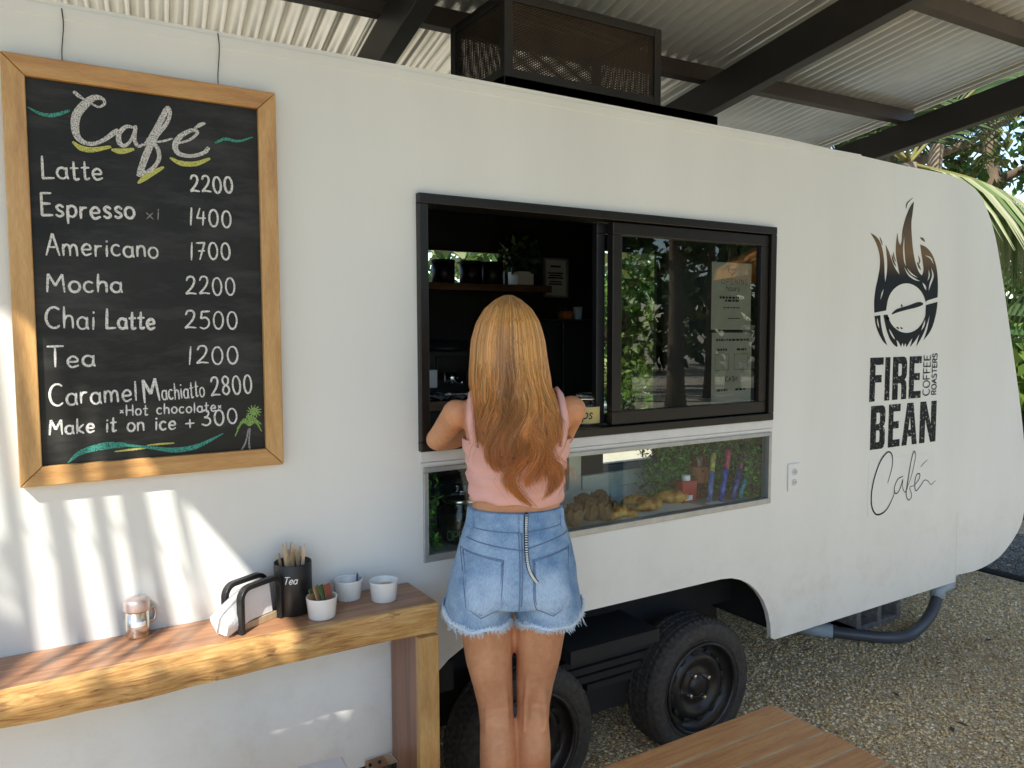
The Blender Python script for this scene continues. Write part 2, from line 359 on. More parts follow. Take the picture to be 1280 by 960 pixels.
# ------------------------------------------------------------------ the setting: ground
def ground_mat():
    m, t, b, L = nodes('gravel_ground'); b.inputs['Roughness'].default_value = .95; b.inputs['Specular IOR Level'].default_value = .15
    tc = t.nodes.new('ShaderNodeTexCoord')
    v = t.nodes.new('ShaderNodeTexVoronoi'); v.inputs['Scale'].default_value = 95; L.new(tc.outputs['Object'], v.inputs['Vector'])
    cr = t.nodes.new('ShaderNodeValToRGB'); e = cr.color_ramp.elements
    e[0].color = (.34, .26, .16, 1); e[1].color = (.74, .61, .42, 1); x = e.new(.5); x.color = (.57, .45, .28, 1)
    sx = t.nodes.new('ShaderNodeSeparateColor'); L.new(v.outputs['Color'], sx.inputs[0]); L.new(sx.outputs[0], cr.inputs[0])
    n = t.nodes.new('ShaderNodeTexNoise'); n.inputs['Scale'].default_value = .5; n.inputs['Detail'].default_value = 6; L.new(tc.outputs['Object'], n.inputs['Vector'])
    sand = t.nodes.new('ShaderNodeValToRGB'); sand.color_ramp.elements[0].color = (.44, .39, .29, 1); sand.color_ramp.elements[1].color = (.62, .57, .46, 1)
    n3 = t.nodes.new('ShaderNodeTexNoise'); n3.inputs['Scale'].default_value = 12; n3.inputs['Detail'].default_value = 8; L.new(tc.outputs['Object'], n3.inputs['Vector'])
    L.new(n3.outputs['Fac'], sand.inputs[0])
    # gravel near the trailer, bare pale sand farther out
    ln = t.nodes.new('ShaderNodeVectorMath'); ln.operation = 'DISTANCE'; ln.inputs[1].default_value = (2, 2.5, 0); L.new(tc.outputs['Object'], ln.inputs[0])
    rr = t.nodes.new('ShaderNodeMapRange'); rr.inputs[1].default_value = 5.0; rr.inputs[2].default_value = 6.0; L.new(ln.outputs['Value'], rr.inputs[0])
    mx = t.nodes.new('ShaderNodeMixRGB'); L.new(rr.outputs[0], mx.inputs[0]); L.new(cr.outputs[0], mx.inputs[1]); L.new(sand.outputs[0], mx.inputs[2])
    L.new(mx.outputs[0], b.inputs['Base Color'])
    bp = t.nodes.new('ShaderNodeBump'); bp.inputs['Strength'].default_value = .7; bp.inputs['Distance'].default_value = .008; bp.invert = True
    L.new(v.outputs['Distance'], bp.inputs['Height']); L.new(bp.outputs[0], b.inputs['Normal'])
    return m
g = MB()
N = 60; ax = np.sign(np.linspace(-1, 1, N+1))*np.abs(np.linspace(-1, 1, N+1))**3*400
vs = [(x, y, 0 if math.hypot(x-3, y-3) < 14 else .25*math.sin(x*.11)*math.cos(y*.13)) for y in ax for x in ax]
fs = [(j*(N+1)+i, j*(N+1)+i+1, (j+1)*(N+1)+i+1, (j+1)*(N+1)+i) for j in range(N) for i in range(N)]
g.add(vs, fs); tag(g.build('ground', ground_mat()), kind='structure')

def pebbles(name, region, n, size, palette, dens=None, label=None, seed=3):
    r = np.random.default_rng(seed); P = region(r, n)
    n = len(P); base = np.array([[1,0,0],[0,1,0],[-1,0,0],[0,-1,0],[0,0,1],[0,0,-.6]], float)
    base[:4] += np.array([0, 0, .12])
    F = np.array([[0,1,4],[1,2,4],[2,3,4],[3,0,4],[1,0,5],[2,1,5],[3,2,5],[0,3,5]])
    sc = size*(.5+1.1*r.uniform(0, 1, (n, 1, 1))**2.2)*r.uniform(.65, 1.3, (n, 1, 3))*np.array([1, 1, .62])
    V = base[None]*sc+r.normal(0, size*.12, (n, 6, 3)); an = r.uniform(0, 6.28, n); ca, sa = np.cos(an), np.sin(an)
    x = V[..., 0]*ca[:, None]-V[..., 1]*sa[:, None]; y = V[..., 0]*sa[:, None]+V[..., 1]*ca[:, None]
    V = np.stack([x, y, V[..., 2]], -1)+np.c_[P, r.uniform(0, size*.8, n)][:, None, :]
    me = bpy.data.meshes.new(name); FF = (F[None]+np.arange(n)[:, None, None]*6).reshape(-1, 3)
    me.vertices.add(n*6); me.vertices.foreach_set('co', V.ravel()); me.loops.add(len(FF)*3); me.loops.foreach_set('vertex_index', FF.ravel().astype(np.int32))
    me.polygons.add(len(FF)); me.polygons.foreach_set('loop_start', (np.arange(len(FF))*3).astype(np.int32)); me.update(calc_edges=True)
    pal = np.array(palette); col = pal[r.integers(0, len(pal), n)]*r.uniform(.75, 1.2, (n, 1))*(1+.10*np.sin(P[:, :1]*3.1+1.3*np.sin(P[:, 1:]*2.3))+.07*np.sin(P[:, 1:]*5.3+P[:, :1]*1.7))
    at = me.color_attributes.new('tint', 'FLOAT_COLOR', 'POINT'); at.data.foreach_set('color', np.c_[np.repeat(col, 6, 0), np.ones(n*6)].ravel())
    me.materials.append(M_peb); o = bpy.data.objects.new(name, me); C.objects.link(o); tag(o, label, 'gravel', kind='stuff')
    return o
M_peb = tinted('pebble', .9, .2)
def near_region(r, n):
    X = r.uniform(1.1, 6.0, n); Y = r.uniform(1.0, 4.2, n)
    k = (X < 5.4) & (Y > .55*X-.6) & (Y < 3.3+.0*X)
    return np.c_[X, Y][k]
BEIGE = [(.86, .65, .35), (.80, .58, .28), (.86, .70, .43), (.62, .43, .20), (.84, .63, .35), (.44, .30, .16), (.86, .75, .54)]
pebbles('gravel', near_region, 125000, .0066, BEIGE, label='beige pea gravel spread under and beside the trailer')
def far_region(r, n):
    X = r.uniform(5.5, 6.7, n); Y = r.uniform(1.6, 5.0, n); return np.c_[X, Y][Y > .34*X]
pebbles('gravel_bed', far_region, 26000, .010, [(.26, .25, .22), (.20, .195, .18), (.33, .31, .27), (.15, .15, .14)], label='grey crushed gravel beyond the black edging strip', seed=5)
e = MB(); e.tube([(5.47, 1.2, .012), (5.46, 2.5, .014), (5.46, 3.2, .012), (5.5, 4.6, .012)], .022, 8)
tag(e.build('edging_strip', M['black_matte']), 'black plastic edging strip between beige and grey gravel', 'edging')
for i, (px, py) in enumerate(((1174, 829), (1203, 905), (1190, 912), (1010, 812), (1120, 868), (1235, 800), (1090, 832))):
    p = onZ(px, py, .012); a = i*1.9; lf = MB(); u = np.array([math.cos(a), math.sin(a), .05]); v = np.array([-u[1], u[0], .15]); L_ = .022+.006*(i % 3)
    lf.add([-u*L_, v*L_*.32-u*.2*L_, u*L_, -v*L_*.30+np.array([0, 0, .004])], [(0, 1, 2, 3)]); o = lf.build('fallen_leaf', mat('dry_leaf', (.09, .055, .03), .9, var=.3)); o.location = p
    m_ = o.modifiers.new('thick', 'SOLIDIFY'); m_.thickness = .001
    tag(o, 'small dry brown leaf lying on the beige gravel', 'leaf', 'dry leaves on the gravel')
tm = MB(); tm.box((7.22, 2.3, 0), (7.38, 6.2, .11))
tag(tm.build('timber_sleeper', M['shelf_wood'], bevel=.006), 'long brown timber sleeper lying at the far edge of grey gravel', 'sleeper')

# ------------------------------------------------------------------ the food trailer
TR = empty('food_trailer', (2.0, WY, 0), 'white food trailer with black sliding serving window, flame logo and dark steel wheels', 'food trailer')
FY = 4.20                                                          # far side of the trailer
top_z = 2.405; bot_z = .352
nose = [WX(*p) for p in ((1130,207),(1180,217),(1200,224),(1215,233),(1227,247),(1235,265),(1242,287),(1247,310),(1255,360),(1262,410),(1272,480),(1279,540),(1282,590),(1280,640),(1272,665),(1255,690),(1240,703),(1220,713),(1195,719))]
nose = [tuple(p) for p in spline(nose, 4)]
def arch(x0, x1, z0, z1, r):
    pts = [(x1, z0)]
    for k in range(9):
        a = k/8*math.pi/2; pts.append((x1-.02-r+r*math.cos(a), z1-r+r*math.sin(a)))
    for k in range(9):
        a = math.pi/2+k/8*math.pi/2; pts.append((x0+.02+r+r*math.cos(a), z1-r+r*math.sin(a)))
    pts.append((x0, z0)); return pts
ARX0, ARX1, ARZ = .93, 2.605, .665
outline = [(-1.6, bot_z-.01), (-1.6, top_z)]+[(1.0, top_z+.012), (2.6, top_z+.008)]+nose+[(3.965, .362)]+arch(ARX0, ARX1, bot_z, ARZ, .30)
WIN = [WX(*p) for p in ((518,240),(965,285),(962,525),(523,562))]  # serving window
wx0, wx1 = .987, 2.548; wz0, wz1 = 1.283, 2.054
DIS = (1.0, 2.558, .938, 1.232)                                    # display window x0, x1, z0, z1
rect = lambda x0, x1, z0, z1: [(x0, z0), (x1, z0), (x1, z1), (x0, z1)]
wall_holes = [rect(wx0, wx1, wz0, wz1), rect(*DIS)]
sw = fill(outline, wall_holes, .02, 'side_wall', M['white_paint'], TR, WY)
inset = [(-1.5, .70), (-1.5, 2.36), (3.9, 2.36), (4.2, 1.8), (4.3, 1.2), (4.2, .70)]
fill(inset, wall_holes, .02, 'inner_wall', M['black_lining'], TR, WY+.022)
# roof, nose and belly: one skin swept across the trailer's width
sk = MB(); prof = [(-1.6, bot_z-.01), (-1.6, top_z), (1.0, top_z+.012), (2.6, top_z+.008)]+nose
for i in range(len(prof)-1):
    (a, b), (c, d) = prof[i], prof[i+1]
    sk.add([(a, WY+.02, b), (c, WY+.02, d), (c, FY, d), (a, FY, b)], [(0, 1, 2, 3)], smooth=i > 3)
sk.build('roof_skin', M['white_paint'], TR)
# thin folded edge along the roof line
tr = MB(); tr.box((-1.6, WY-.0022, top_z-.030), (3.1, WY+.001, top_z-.001)); tr.build('roof_trim', M['white_paint'], TR, bevel=.002)
tr = MB(); tr.box((3.9625, WY-.0012, .37), (3.9645, WY+.001, .72)); tr.build('panel_seam', M['white_trim'], TR)
# floor, ceiling and far wall, black inside
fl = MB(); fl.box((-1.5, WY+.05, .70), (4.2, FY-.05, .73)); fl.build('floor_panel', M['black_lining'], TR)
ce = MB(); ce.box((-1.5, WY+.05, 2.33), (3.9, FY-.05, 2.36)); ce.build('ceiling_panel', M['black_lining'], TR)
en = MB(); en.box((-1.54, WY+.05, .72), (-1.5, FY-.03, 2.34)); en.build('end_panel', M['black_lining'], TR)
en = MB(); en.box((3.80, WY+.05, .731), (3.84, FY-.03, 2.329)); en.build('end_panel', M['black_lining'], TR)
dq = [onY(748, 318, FY), onY(818, 318, FY)]
DX0, DX1, DZ1 = dq[0][0]-.02, dq[1][0], dq[1][2]
bq = [onY(470, 318, FY), onY(628, 350, FY), onY(628, 318, FY)]
BX0, BX1, BZ0, BZ1 = bq[0][0], bq[1][0], bq[1][2]-.08, bq[2][2]
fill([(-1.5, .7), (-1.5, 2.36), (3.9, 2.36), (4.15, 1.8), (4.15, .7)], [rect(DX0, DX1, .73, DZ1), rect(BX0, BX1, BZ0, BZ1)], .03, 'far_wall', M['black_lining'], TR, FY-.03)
# wheel arch: black liner box and chassis seen through the opening
un = MB(); un.box((ARX0-.15, WY+.42, .16), (ARX1+.1, WY+.44, .69)); un.box((ARX0-.2, WY+.022, .672), (ARX1+.1, WY+.5, .69))
un.box((ARX1+.06, WY+.03, .36), (ARX1+.08, WY+.5, .58))
un.build('wheel_arch_liner', M['dark_under'], TR)
ch = MB(); ch.box((-1.4, WY+.30, .42), (4.3, WY+.36, .54)); ch.box((1.60, WY+.06, .45), (2.02, WY+.34, .50))
for x in (.2, 1.1, 2.75, 3.4): ch.box((x, WY+.1, .46), (x+.05, FY-.1, .56))
ch.bar((3.2, WY+.34, .44), (5.3, 3.2, .40), .06, .09); ch.bar((3.2, FY-.34, .44), (5.3, 3.2, .40), .06, .09)
ch.build('chassis', M['dark_under'], TR)
ss = MB(); ss.box((1.70, WY+.18, .17), (1.96, WY+.24, .46))
for k in range(4): ss.box((1.72-.05*k, WY+.12, .30+.035*k), (1.94+.04*k, WY+.175, .325+.035*k))
ss.build('leaf_spring', M['dark_under'], TR)
bk = MB(); bk.box((-1.3, WY+.03, .20), (.86, WY+.05, .345)); bk.build('skirt_backing', M['dark_under'], TR)

# ---- serving window: frame, fixed sash, glass, track
def frame_rails(mb, x0, x1, z0, z1, wd, y0, y1, bot=None, lef=None):
    bot = bot or wd; lef = lef or wd
    mb.box((x0, y0, z1-wd), (x1, y1, z1)); mb.box((x0, y0, z0), (x1, y1, z0+bot))
    mb.box((x0, y0, z0+bot+.0004), (x0+lef, y1, z1-wd-.0004)); mb.box((x1-wd, y0, z0+bot+.0004), (x1, y1, z1-wd-.0004))
wf = MB(); frame_rails(wf, wx0, wx1, wz0, wz1, .030, WY-.022, WY+.085, bot=.028)
WF = wf.build('window_frame', M['bronze_alu'], TR, bevel=.003)
SX0 = onY(764, 300, WY)[0]; SX1 = wx1-.034
sa = MB(); frame_rails(sa, SX0, SX1, wz0+.032, wz1-.034, .042, WY-.010, WY+.022, bot=.046)
SA = sa.build('window_sash', M['bronze_alu'], TR, bevel=.003)
ga = MB(); ga.box((SX0+.038, WY+.004, wz0+.070), (SX1-.038, WY+.009, wz1-.070)); ga.build('pane', M['glass_upper'], SA)
s2 = MB(); frame_rails(s2, SX0-.034, SX1-.07, wz0+.032, wz1-.034, .036, WY+.036, WY+.062)
S2 = s2.build('sliding_sash', M['black_satin'], TR, bevel=.002)
g2 = MB(); g2.box((SX0-.002, WY+.046, wz0+.064), (SX1-.104, WY+.050, wz1-.066)); g2.build('pane', M['glass_lower'], S2)
# white ledge under the window and the display window's slim frame
lg = MB(); lg.box((wx0+.002, WY-.010, wz0-.034), (wx1+.012, WY-.001, wz0-.001)); lg.box((wx0+.004, WY-.006, wz0-.047), (wx1+.014, WY-.001, wz0-.036))
lg.build('service_ledge', M['white_trim'], TR, bevel=.003)
df = MB(); frame_rails(df, DIS[0], DIS[1], DIS[2], DIS[3], .016, WY-.008, WY+.03, bot=.022)
DF = df.build('display_frame', M['grey_alu'], TR, bevel=.002)
dg = MB(); dg.box((DIS[0]+.014, WY+.008, DIS[2]+.02), (DIS[1]-.014, WY+.012, DIS[3]-.014)); dg.build('pane', M['glass_lower'], DF)

# ---- display case behind the lower window
CY = WY+.40                                                        # back of the case
CZ = DIS[2]+.006                                                   # floor of the case
dc = MB(); dc.box((DIS[0]-.06, WY+.045, CZ-.02), (DIS[1]+.06, CY, CZ)); dc.build('case_floor', M['pale_alu'], TR)
dc = MB(); dc.box((DIS[0]-.06, WY+.045, wz0-.03), (2.62, WY+.16, wz0-.006)); dc.build('counter_top', M['black_matte'], TR)
px = onY(716, 600, CY)[0]
rl = MB(); z_r = onY(800, 622, CY)[2]
rl.box((DIS[0]-.06, CY, CZ-.02), (DIS[1]+.06, CY+.02, CZ+.055)); rl.box((px+.04, CY-.012, CZ+.050), (DIS[1]+.06, CY+.008, CZ+.11))
rl.box((px-.025, CY-.010, CZ+.056), (px+.035, CY+.022, wz0-.035)); rl.box((DIS[0]-.06, CY+.001, CZ+.056), (px-.03, CY+.02, CZ+.085))
rl.box((px-.09, CY+.025, CZ+.056), (px-.05, CY+.04, wz0-.035))
rl.build('case_sliding_rail', M['pale_alu'], TR, bevel=.002)

# ---- wheels
def wheel(cx, cz, y0):
    Rr, Wd = .272, .165
    t = MB(); n = 192
    prof = [(.182, .012), (.190, .004), (.205, .000), (.225, -.004), (.243, -.003), (.256, .004), (.262, .010), (.266, .018)]
    # tread: ribs with sipes
    for k, (y, gr) in enumerate([(.026, 0), (.040, 0), (.043, 1), (.049, 1), (.052, 0), (.078, 0), (.081, 1), (.087, 1), (.090, 0), (.116, 0), (.119, 1), (.125, 1), (.128, 0), (.142, 0)]):
        prof.append((Rr-.007*gr, y))
    prof += [(.266, .150), (.256, .160), (.225, .168), (.190, .162), (.182, .150)]
    vs = []; fs = []; m = len(prof)
    for i, (r, y) in enumerate(prof):
        for k in range(n):
            rr = r
            if r > .258 and 6 <= i <= m-6 and (k % 3 == (i//2) % 3): rr -= .0055
            a = 2*math.pi*k/n; sq = max(0, -math.sin(a)-.93)*.16      # flattened where it carries the load
            vs.append((cx+rr*math.cos(a), y0+y, cz+rr*math.sin(a)+sq*.6))
    for i in range(m-1):
        for k in range(n): fs.append((i*n+k, (i+1)*n+k, (i+1)*n+(k+1) % n, i*n+(k+1) % n)[::-1])
    t.add(vs, fs, smooth=True)
    o = t.build('wheel', M['rubber'], TR)
    m_ = o.modifiers.new('edge', 'EDGE_SPLIT'); m_.split_angle = R(35)
    lt = MB()                                                       # raised ring lines on the sidewall
    for rad in (.232, .198):
        lt.tube([(cx+rad*math.cos(a), y0-.0015, cz+rad*math.sin(a)) for a in np.linspace(0, 2*math.pi, 60)], .0022, 6, cap=False)
    lt.build('sidewall_ring', M['rubber'], o)
    r = MB()
    r.lathe([(.186, .004), (.184, -.002), (.176, -.003), (.172, .006), (.168, .030), (.150, .042), (.140, .040), (.128, .026), (.118, .022), (.100, .026), (.088, .038), (.070, .040), (.060, .034), (.044, .032), (.040, .034), (.036, .018), (.030, .016), (.0, .016)], (cx, y0, cz), 48, 'Y')
    rim = r.build('rim', M['rim_black'], o)
    # dark ventilation slots round the disc
    for k in range(12):
        h = MB(); a = 2*math.pi*k/12+.1; c = np.array([cx+.138*math.cos(a), y0+.0325, cz+.138*math.sin(a)])
        u = np.array([math.cos(a), 0, math.sin(a)]); v = np.array([-math.sin(a), 0, math.cos(a)])
        h.loft([(c-np.array([0, .004, 0]), u*.011, v*.017), (c+np.array([0, .006, 0]), u*.011, v*.017)], 14); h.build('vent_slot', M['dark_under'], o)
    for k in range(4):
        a = 2*math.pi*k/4+.5; b = MB(); p = (cx+.056*math.cos(a), y0, cz+.056*math.sin(a))
        b.lathe([(.0105, .034), (.0105, .020), (.008, .014), (.003, .013), (0, .013)], p, 6, 'Y', smooth=False)
        b.build('lug_nut', M['chrome'], o)
    return o
q = onY(879, 858, WY+.03)
wheel(q[0], .222, WY+.03)
wheel(q[0]-.81, .222, WY+.03)

# ---- outdoor socket plate
so_ = MB(); a = onY(991, 596); so_.box((a[0]-.036, WY-.008, a[2]-.058), (a[0]+.036, WY-.001, a[2]+.058)); SO = so_.build('socket_plate', M['plastic_white'], TR, bevel=.003)
k_ = MB()
for dz in (-.022, .022):
    k_.loft([((a[0], WY-.0085, a[2]+dz), (.017, 0, 0), (0, 0, .014)), ((a[0], WY-.0105, a[2]+dz), (.016, 0, 0), (0, 0, .013))], 18)
k_.build('outlet', M['white_trim'], SO)
k_ = MB()
for dx in (-.006, .006):
    for dz in (-.022, .022): k_.box((a[0]+dx-.0012, WY-.0112, a[2]+dz-.004), (a[0]+dx+.0012, WY-.0106, a[2]+dz+.005))
k_.build('outlet_slot', M['ink'], SO)

# ---- grey drain pipe under the nose, and the hanging tow bar
dp = MB(); PY = 2.62
P_ = [onZ(x, y, .04) for x, y in ((1036,789),(1075,794),(1108,797),(1133,795))]
PY = P_[-1][1]; P_ += [onY(x, y, PY+dy) for x, y, dy in ((1152,782,.02),(1165,764,.04),(1172,744,.06))]
dp.tube(spline(P_, 6), .030, 14); DP = dp.build('drain_pipe', M['pvc_grey'], TR)
f_ = MB(); dv = (P_[0]-P_[1])/np.linalg.norm(P_[0]-P_[1]); f_.tube([P_[0]+dv*.9+np.array([0, 0, .12]), P_[0]+dv*.10], .026, 14); f_.tube([P_[0]+dv*.16, P_[0]-dv*.02], .036, 14)
f_.build('pipe_fitting', M['pvc_pale'], DP); f_ = MB()
f_.tube([P_[-1]+np.array([-.005, 0, -.01]), P_[-1]+np.array([.005, 0, .05])], .036, 14); f_.tube([P_[-1]+np.array([0, 0, .03]), P_[-1]+np.array([.08, -.02, .05]), P_[-1]+np.array([.09, -.02, .12])], .03, 12)
f_.build('pipe_fitting', M['pvc_pale'], DP)
cb = MB(); c0 = onZ(1099, 783, .0); bx, by = c0[0], c0[1]
L_, W_, Hh = .40, .19, .19
for u in (-L_/2, -.018, L_/2-.036): cb.box((bx+u, by, .0), (bx+u+.036, by+W_, Hh))
cb.box((bx-L_/2, by+.001, Hh-.034), (bx+L_/2, by+W_-.001, Hh+.001)); cb.box((bx-L_/2, by+.001, -.001), (bx+L_/2, by+W_-.001, .034))
tag(cb.build('concrete_block', M['concrete'], bevel=.004), 'grey hollow concrete block lying under the trailer nose behind the pipe', 'concrete block')

# ------------------------------------------------------------------ logo on the trailer side
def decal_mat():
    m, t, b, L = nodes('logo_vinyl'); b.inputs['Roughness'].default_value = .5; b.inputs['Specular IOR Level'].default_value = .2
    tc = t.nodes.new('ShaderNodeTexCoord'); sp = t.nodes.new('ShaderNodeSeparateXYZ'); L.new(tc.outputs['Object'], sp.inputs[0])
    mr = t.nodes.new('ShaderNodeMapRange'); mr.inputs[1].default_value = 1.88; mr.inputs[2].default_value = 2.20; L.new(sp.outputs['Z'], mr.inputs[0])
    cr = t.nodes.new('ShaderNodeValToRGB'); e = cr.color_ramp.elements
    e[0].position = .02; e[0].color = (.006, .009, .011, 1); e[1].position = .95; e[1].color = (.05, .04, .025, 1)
    x = e.new(.38); x.color = (.17, .105, .045, 1); x = e.new(.62); x.color = (.13, .085, .045, 1)  # brown reflection on the black vinyl, painted into the colour by height
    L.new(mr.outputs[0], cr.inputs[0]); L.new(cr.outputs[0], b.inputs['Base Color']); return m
def grunge_mat():
    m, t, b, L = nodes('logo_print'); b.inputs['Roughness'].default_value = .6; b.inputs['Specular IOR Level'].default_value = .2
    tc = t.nodes.new('ShaderNodeTexCoord'); n = t.nodes.new('ShaderNodeTexNoise'); n.inputs['Scale'].default_value = 60; n.inputs['Detail'].default_value = 6; n.inputs['Roughness'].default_value = .75
    L.new(tc.outputs['Object'], n.inputs['Vector']); cr = t.nodes.new('ShaderNodeValToRGB'); cr.color_ramp.elements[0].position = .57; cr.color_ramp.elements[1].position = .62
    cr.color_ramp.elements[0].color = (.007, .010, .012, 1); cr.color_ramp.elements[1].color = (.45, .47, .47, 1)
    L.new(n.outputs['Fac'], cr.inputs[0]); L.new(cr.outputs[0], b.inputs['Base Color']); return m
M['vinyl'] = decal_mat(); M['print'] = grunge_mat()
def Z6(p): return WX(1060+p[0]/4.364, 230+p[1]/4.364)
def Z7(p): return WX(1060+p[0]/4.174, 430+p[1]/4.174)
def sm(pts, k=4): return [tuple(p) for p in spline(pts, k)]
flame = sm([(122,268),(150,285),(174,318),(188,365),(196,430),(198,490),(201,540),(201,540),(211,490),(214,440),(211,390),(204,333),(204,333),(222,370),(238,420),(258,465),(281,497),(281,497),(270,440),(261,390),(261,330),(268,268),(268,268),(274,312),(284,336),(284,336),(292,310),(297,250),(315,180),(338,125),(358,96),(358,96),(352,150),(344,210),(346,280),(352,350),(364,420),(384,478),(402,500),(402,500),(411,470),(406,420),(399,375),(393,330),(393,330),(425,345),(455,380),(475,430),(486,490),(489,560),(487,618),(487,618)], 3)
arc_up = [(318-108*math.cos(a), 676-134*math.sin(a)) for a in np.linspace(2.90, .13, 22)]
up = flame+[(430, 636)]+arc_up+[(206, 690), (143, 702)]+sm([(143,702),(142,640),(150,570),(163,510),(173,450),(172,390),(158,335),(140,297),(122,268)], 3)[1:-1]
hl = lambda pts, w_: (pts, w_)
def sliver(pts, w_):
    P = [np.array(p, float) for p in spline(pts, 4)]; L_, R_ = [], []
    for i, p in enumerate(P):
        t = P[min(i+1, len(P)-1)]-P[max(i-1, 0)]; t /= np.linalg.norm(t); nn = np.array([-t[1], t[0]]); ww = w_*math.sin(math.pi*(i+.35)/(len(P)-.3))
        L_.append(p+nn*ww); R_.append(p-nn*ww)
    return [tuple(p) for p in L_+R_[::-1]]
holes = [sliver(p, w_) for p, w_ in [([(176,632),(184,600),(194,572)], 4), ([(307,275),(303,350),(308,420),(316,450)], 5), ([(304,452),(330,495),(365,520),(392,530)], 5), ([(320,458),(345,490),(380,512)], 4),
    ([(420,390),(450,405),(466,440)], 4), ([(452,455),(462,500),(448,545),(438,585)], 6), ([(438,465),(442,500),(432,530)], 4), ([(405,538),(418,560),(425,580)], 6), ([(238,385),(246,420),(262,452)], 4), ([(376,425),(386,450),(396,470)], 4)]]
EM = empty('flame_emblem', (0, 0, 0), None, None); EM['label'] = 'black flaming coffee bean emblem with a brown reflection painted into its flame'; adopt(EM, TR)
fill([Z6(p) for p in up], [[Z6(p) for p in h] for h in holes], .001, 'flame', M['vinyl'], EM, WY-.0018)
arc_dn = [(318-108*math.cos(a), 676+136*math.sin(a)) for a in np.linspace(.22, math.pi-.28, 24)]
low = [(487, 643)]+sm([(487,643),(480,700),(462,770),(440,815),(412,850)], 3)[1:]+sm([(412,850),(432,790),(447,705),(447,705),(430,760),(408,820),(372,885),(372,885),(380,850),(390,815),(390,815),(368,850),(338,888),(338,888),(345,862),(352,838),(352,838),(335,860),(318,890),(318,890),(312,868),(303,888),(303,888),(296,866),(288,888),(288,888),(275,862),(262,850),(262,850),(268,888),(245,872),(225,840),(208,790),(192,715)], 3)
inner = arc_dn[::1]
low2 = low+[(214, 712)]+[p for p in inner if p[1] > 715 or p[0] > 330]+[(424, 660)]
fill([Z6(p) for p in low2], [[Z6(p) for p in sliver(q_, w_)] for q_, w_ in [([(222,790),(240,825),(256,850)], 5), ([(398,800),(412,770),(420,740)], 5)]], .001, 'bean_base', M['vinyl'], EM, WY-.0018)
cres = sm([(144,720),(175,716),(175,716),(178,760),(190,820),(213,880),(213,880),(190,858),(165,810),(150,765),(144,720)], 3)[:-1]
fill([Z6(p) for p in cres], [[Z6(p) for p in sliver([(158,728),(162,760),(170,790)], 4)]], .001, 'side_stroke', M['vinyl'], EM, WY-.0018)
slit = sm([(238,706),(262,684),(290,674),(330,662),(380,644),(405,648),(405,660),(370,674),(320,686),(270,700),(240,712)], 3)
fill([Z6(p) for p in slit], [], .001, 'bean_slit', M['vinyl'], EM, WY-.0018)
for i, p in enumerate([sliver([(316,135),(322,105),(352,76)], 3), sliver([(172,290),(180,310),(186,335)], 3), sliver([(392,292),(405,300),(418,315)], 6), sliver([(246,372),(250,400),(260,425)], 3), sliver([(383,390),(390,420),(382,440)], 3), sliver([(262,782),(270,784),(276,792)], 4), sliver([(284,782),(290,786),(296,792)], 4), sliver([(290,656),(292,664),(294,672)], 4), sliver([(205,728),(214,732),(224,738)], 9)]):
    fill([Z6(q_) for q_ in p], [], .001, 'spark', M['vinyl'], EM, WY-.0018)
GL = {  # block letters in a unit box: outer outline, holes
 'F': ([(0,0),(0,1),(1,1),(1,.83),(.40,.83),(.40,.60),(.88,.60),(.88,.43),(.40,.43),(.40,0)], []),
 'I': ([(0,0),(0,1),(1,1),(1,0)], []),
 'R': ([(0,0),(0,1),(.78,1),(.93,.96),(1,.86),(1,.58),(.93,.50),(.84,.46),(.95,.42),(1,.32),(1,0),(.64,0),(.64,.32),(.58,.38),(.38,.38),(.38,0)], [[(.38,.55),(.38,.84),(.58,.84),(.64,.80),(.64,.59),(.58,.55)]]),
 'E': ([(0,0),(0,1),(1,1),(1,.83),(.40,.83),(.40,.60),(.88,.60),(.88,.43),(.40,.43),(.40,.17),(1,.17),(1,0)], []),
 'B': ([(0,0),(0,1),(.80,1),(.94,.96),(1,.87),(1,.62),(.93,.54),(.84,.51),(.95,.47),(1,.39),(1,.13),(.94,.04),(.80,0)], [[(.38,.58),(.38,.84),(.58,.84),(.64,.80),(.64,.62),(.58,.58)], [(.38,.16),(.38,.43),(.58,.43),(.64,.39),(.64,.20),(.58,.16)]]),
 'A': ([(0,0),(.30,1),(.70,1),(1,0),(.68,0),(.63,.20),(.37,.20),(.32,0)], [[(.41,.36),(.59,.36),(.50,.72)]]),
 'N': ([(0,0),(0,1),(.34,1),(.68,.42),(.68,1),(1,1),(1,0),(.68,0),(.32,.58),(.32,0)], []),
}
LT = empty('logo_lettering', (0, 0, 0), None, None); LT['label'] = 'black block letters reading FIRE BEAN and COFFEE ROASTERS'; adopt(LT, TR)
A_, B_ = Z7((113, 302)), Z7((113, 72)); fz0, fz1 = A_[1], B_[1]
A2, B2 = Z7((117, 553)), Z7((117, 325)); gz0, gz1 = A2[1], B2[1]
def block(ch, xa, xb, z0, z1):
    o_, hs = GL[ch]; f_ = lambda p: (xa+(xb-xa)*p[0], z0+(z1-z0)*p[1])
    fill([f_(p) for p in o_], [[f_(p) for p in h] for h in hs], .001, 'letter', M['print'], LT, WY-.0016)
for ch, xl, xr in (('F',113,182),('I',192,217),('R',232,305),('E',318,380)): block(ch, Z7((xl, 180))[0], Z7((xr, 180))[0], fz0, fz1)
for ch, xl, xr in (('B',117,192),('E',210,270),('A',281,360),('N',373,457)): block(ch, Z7((xl, 430))[0], Z7((xr, 430))[0], gz0, gz1)
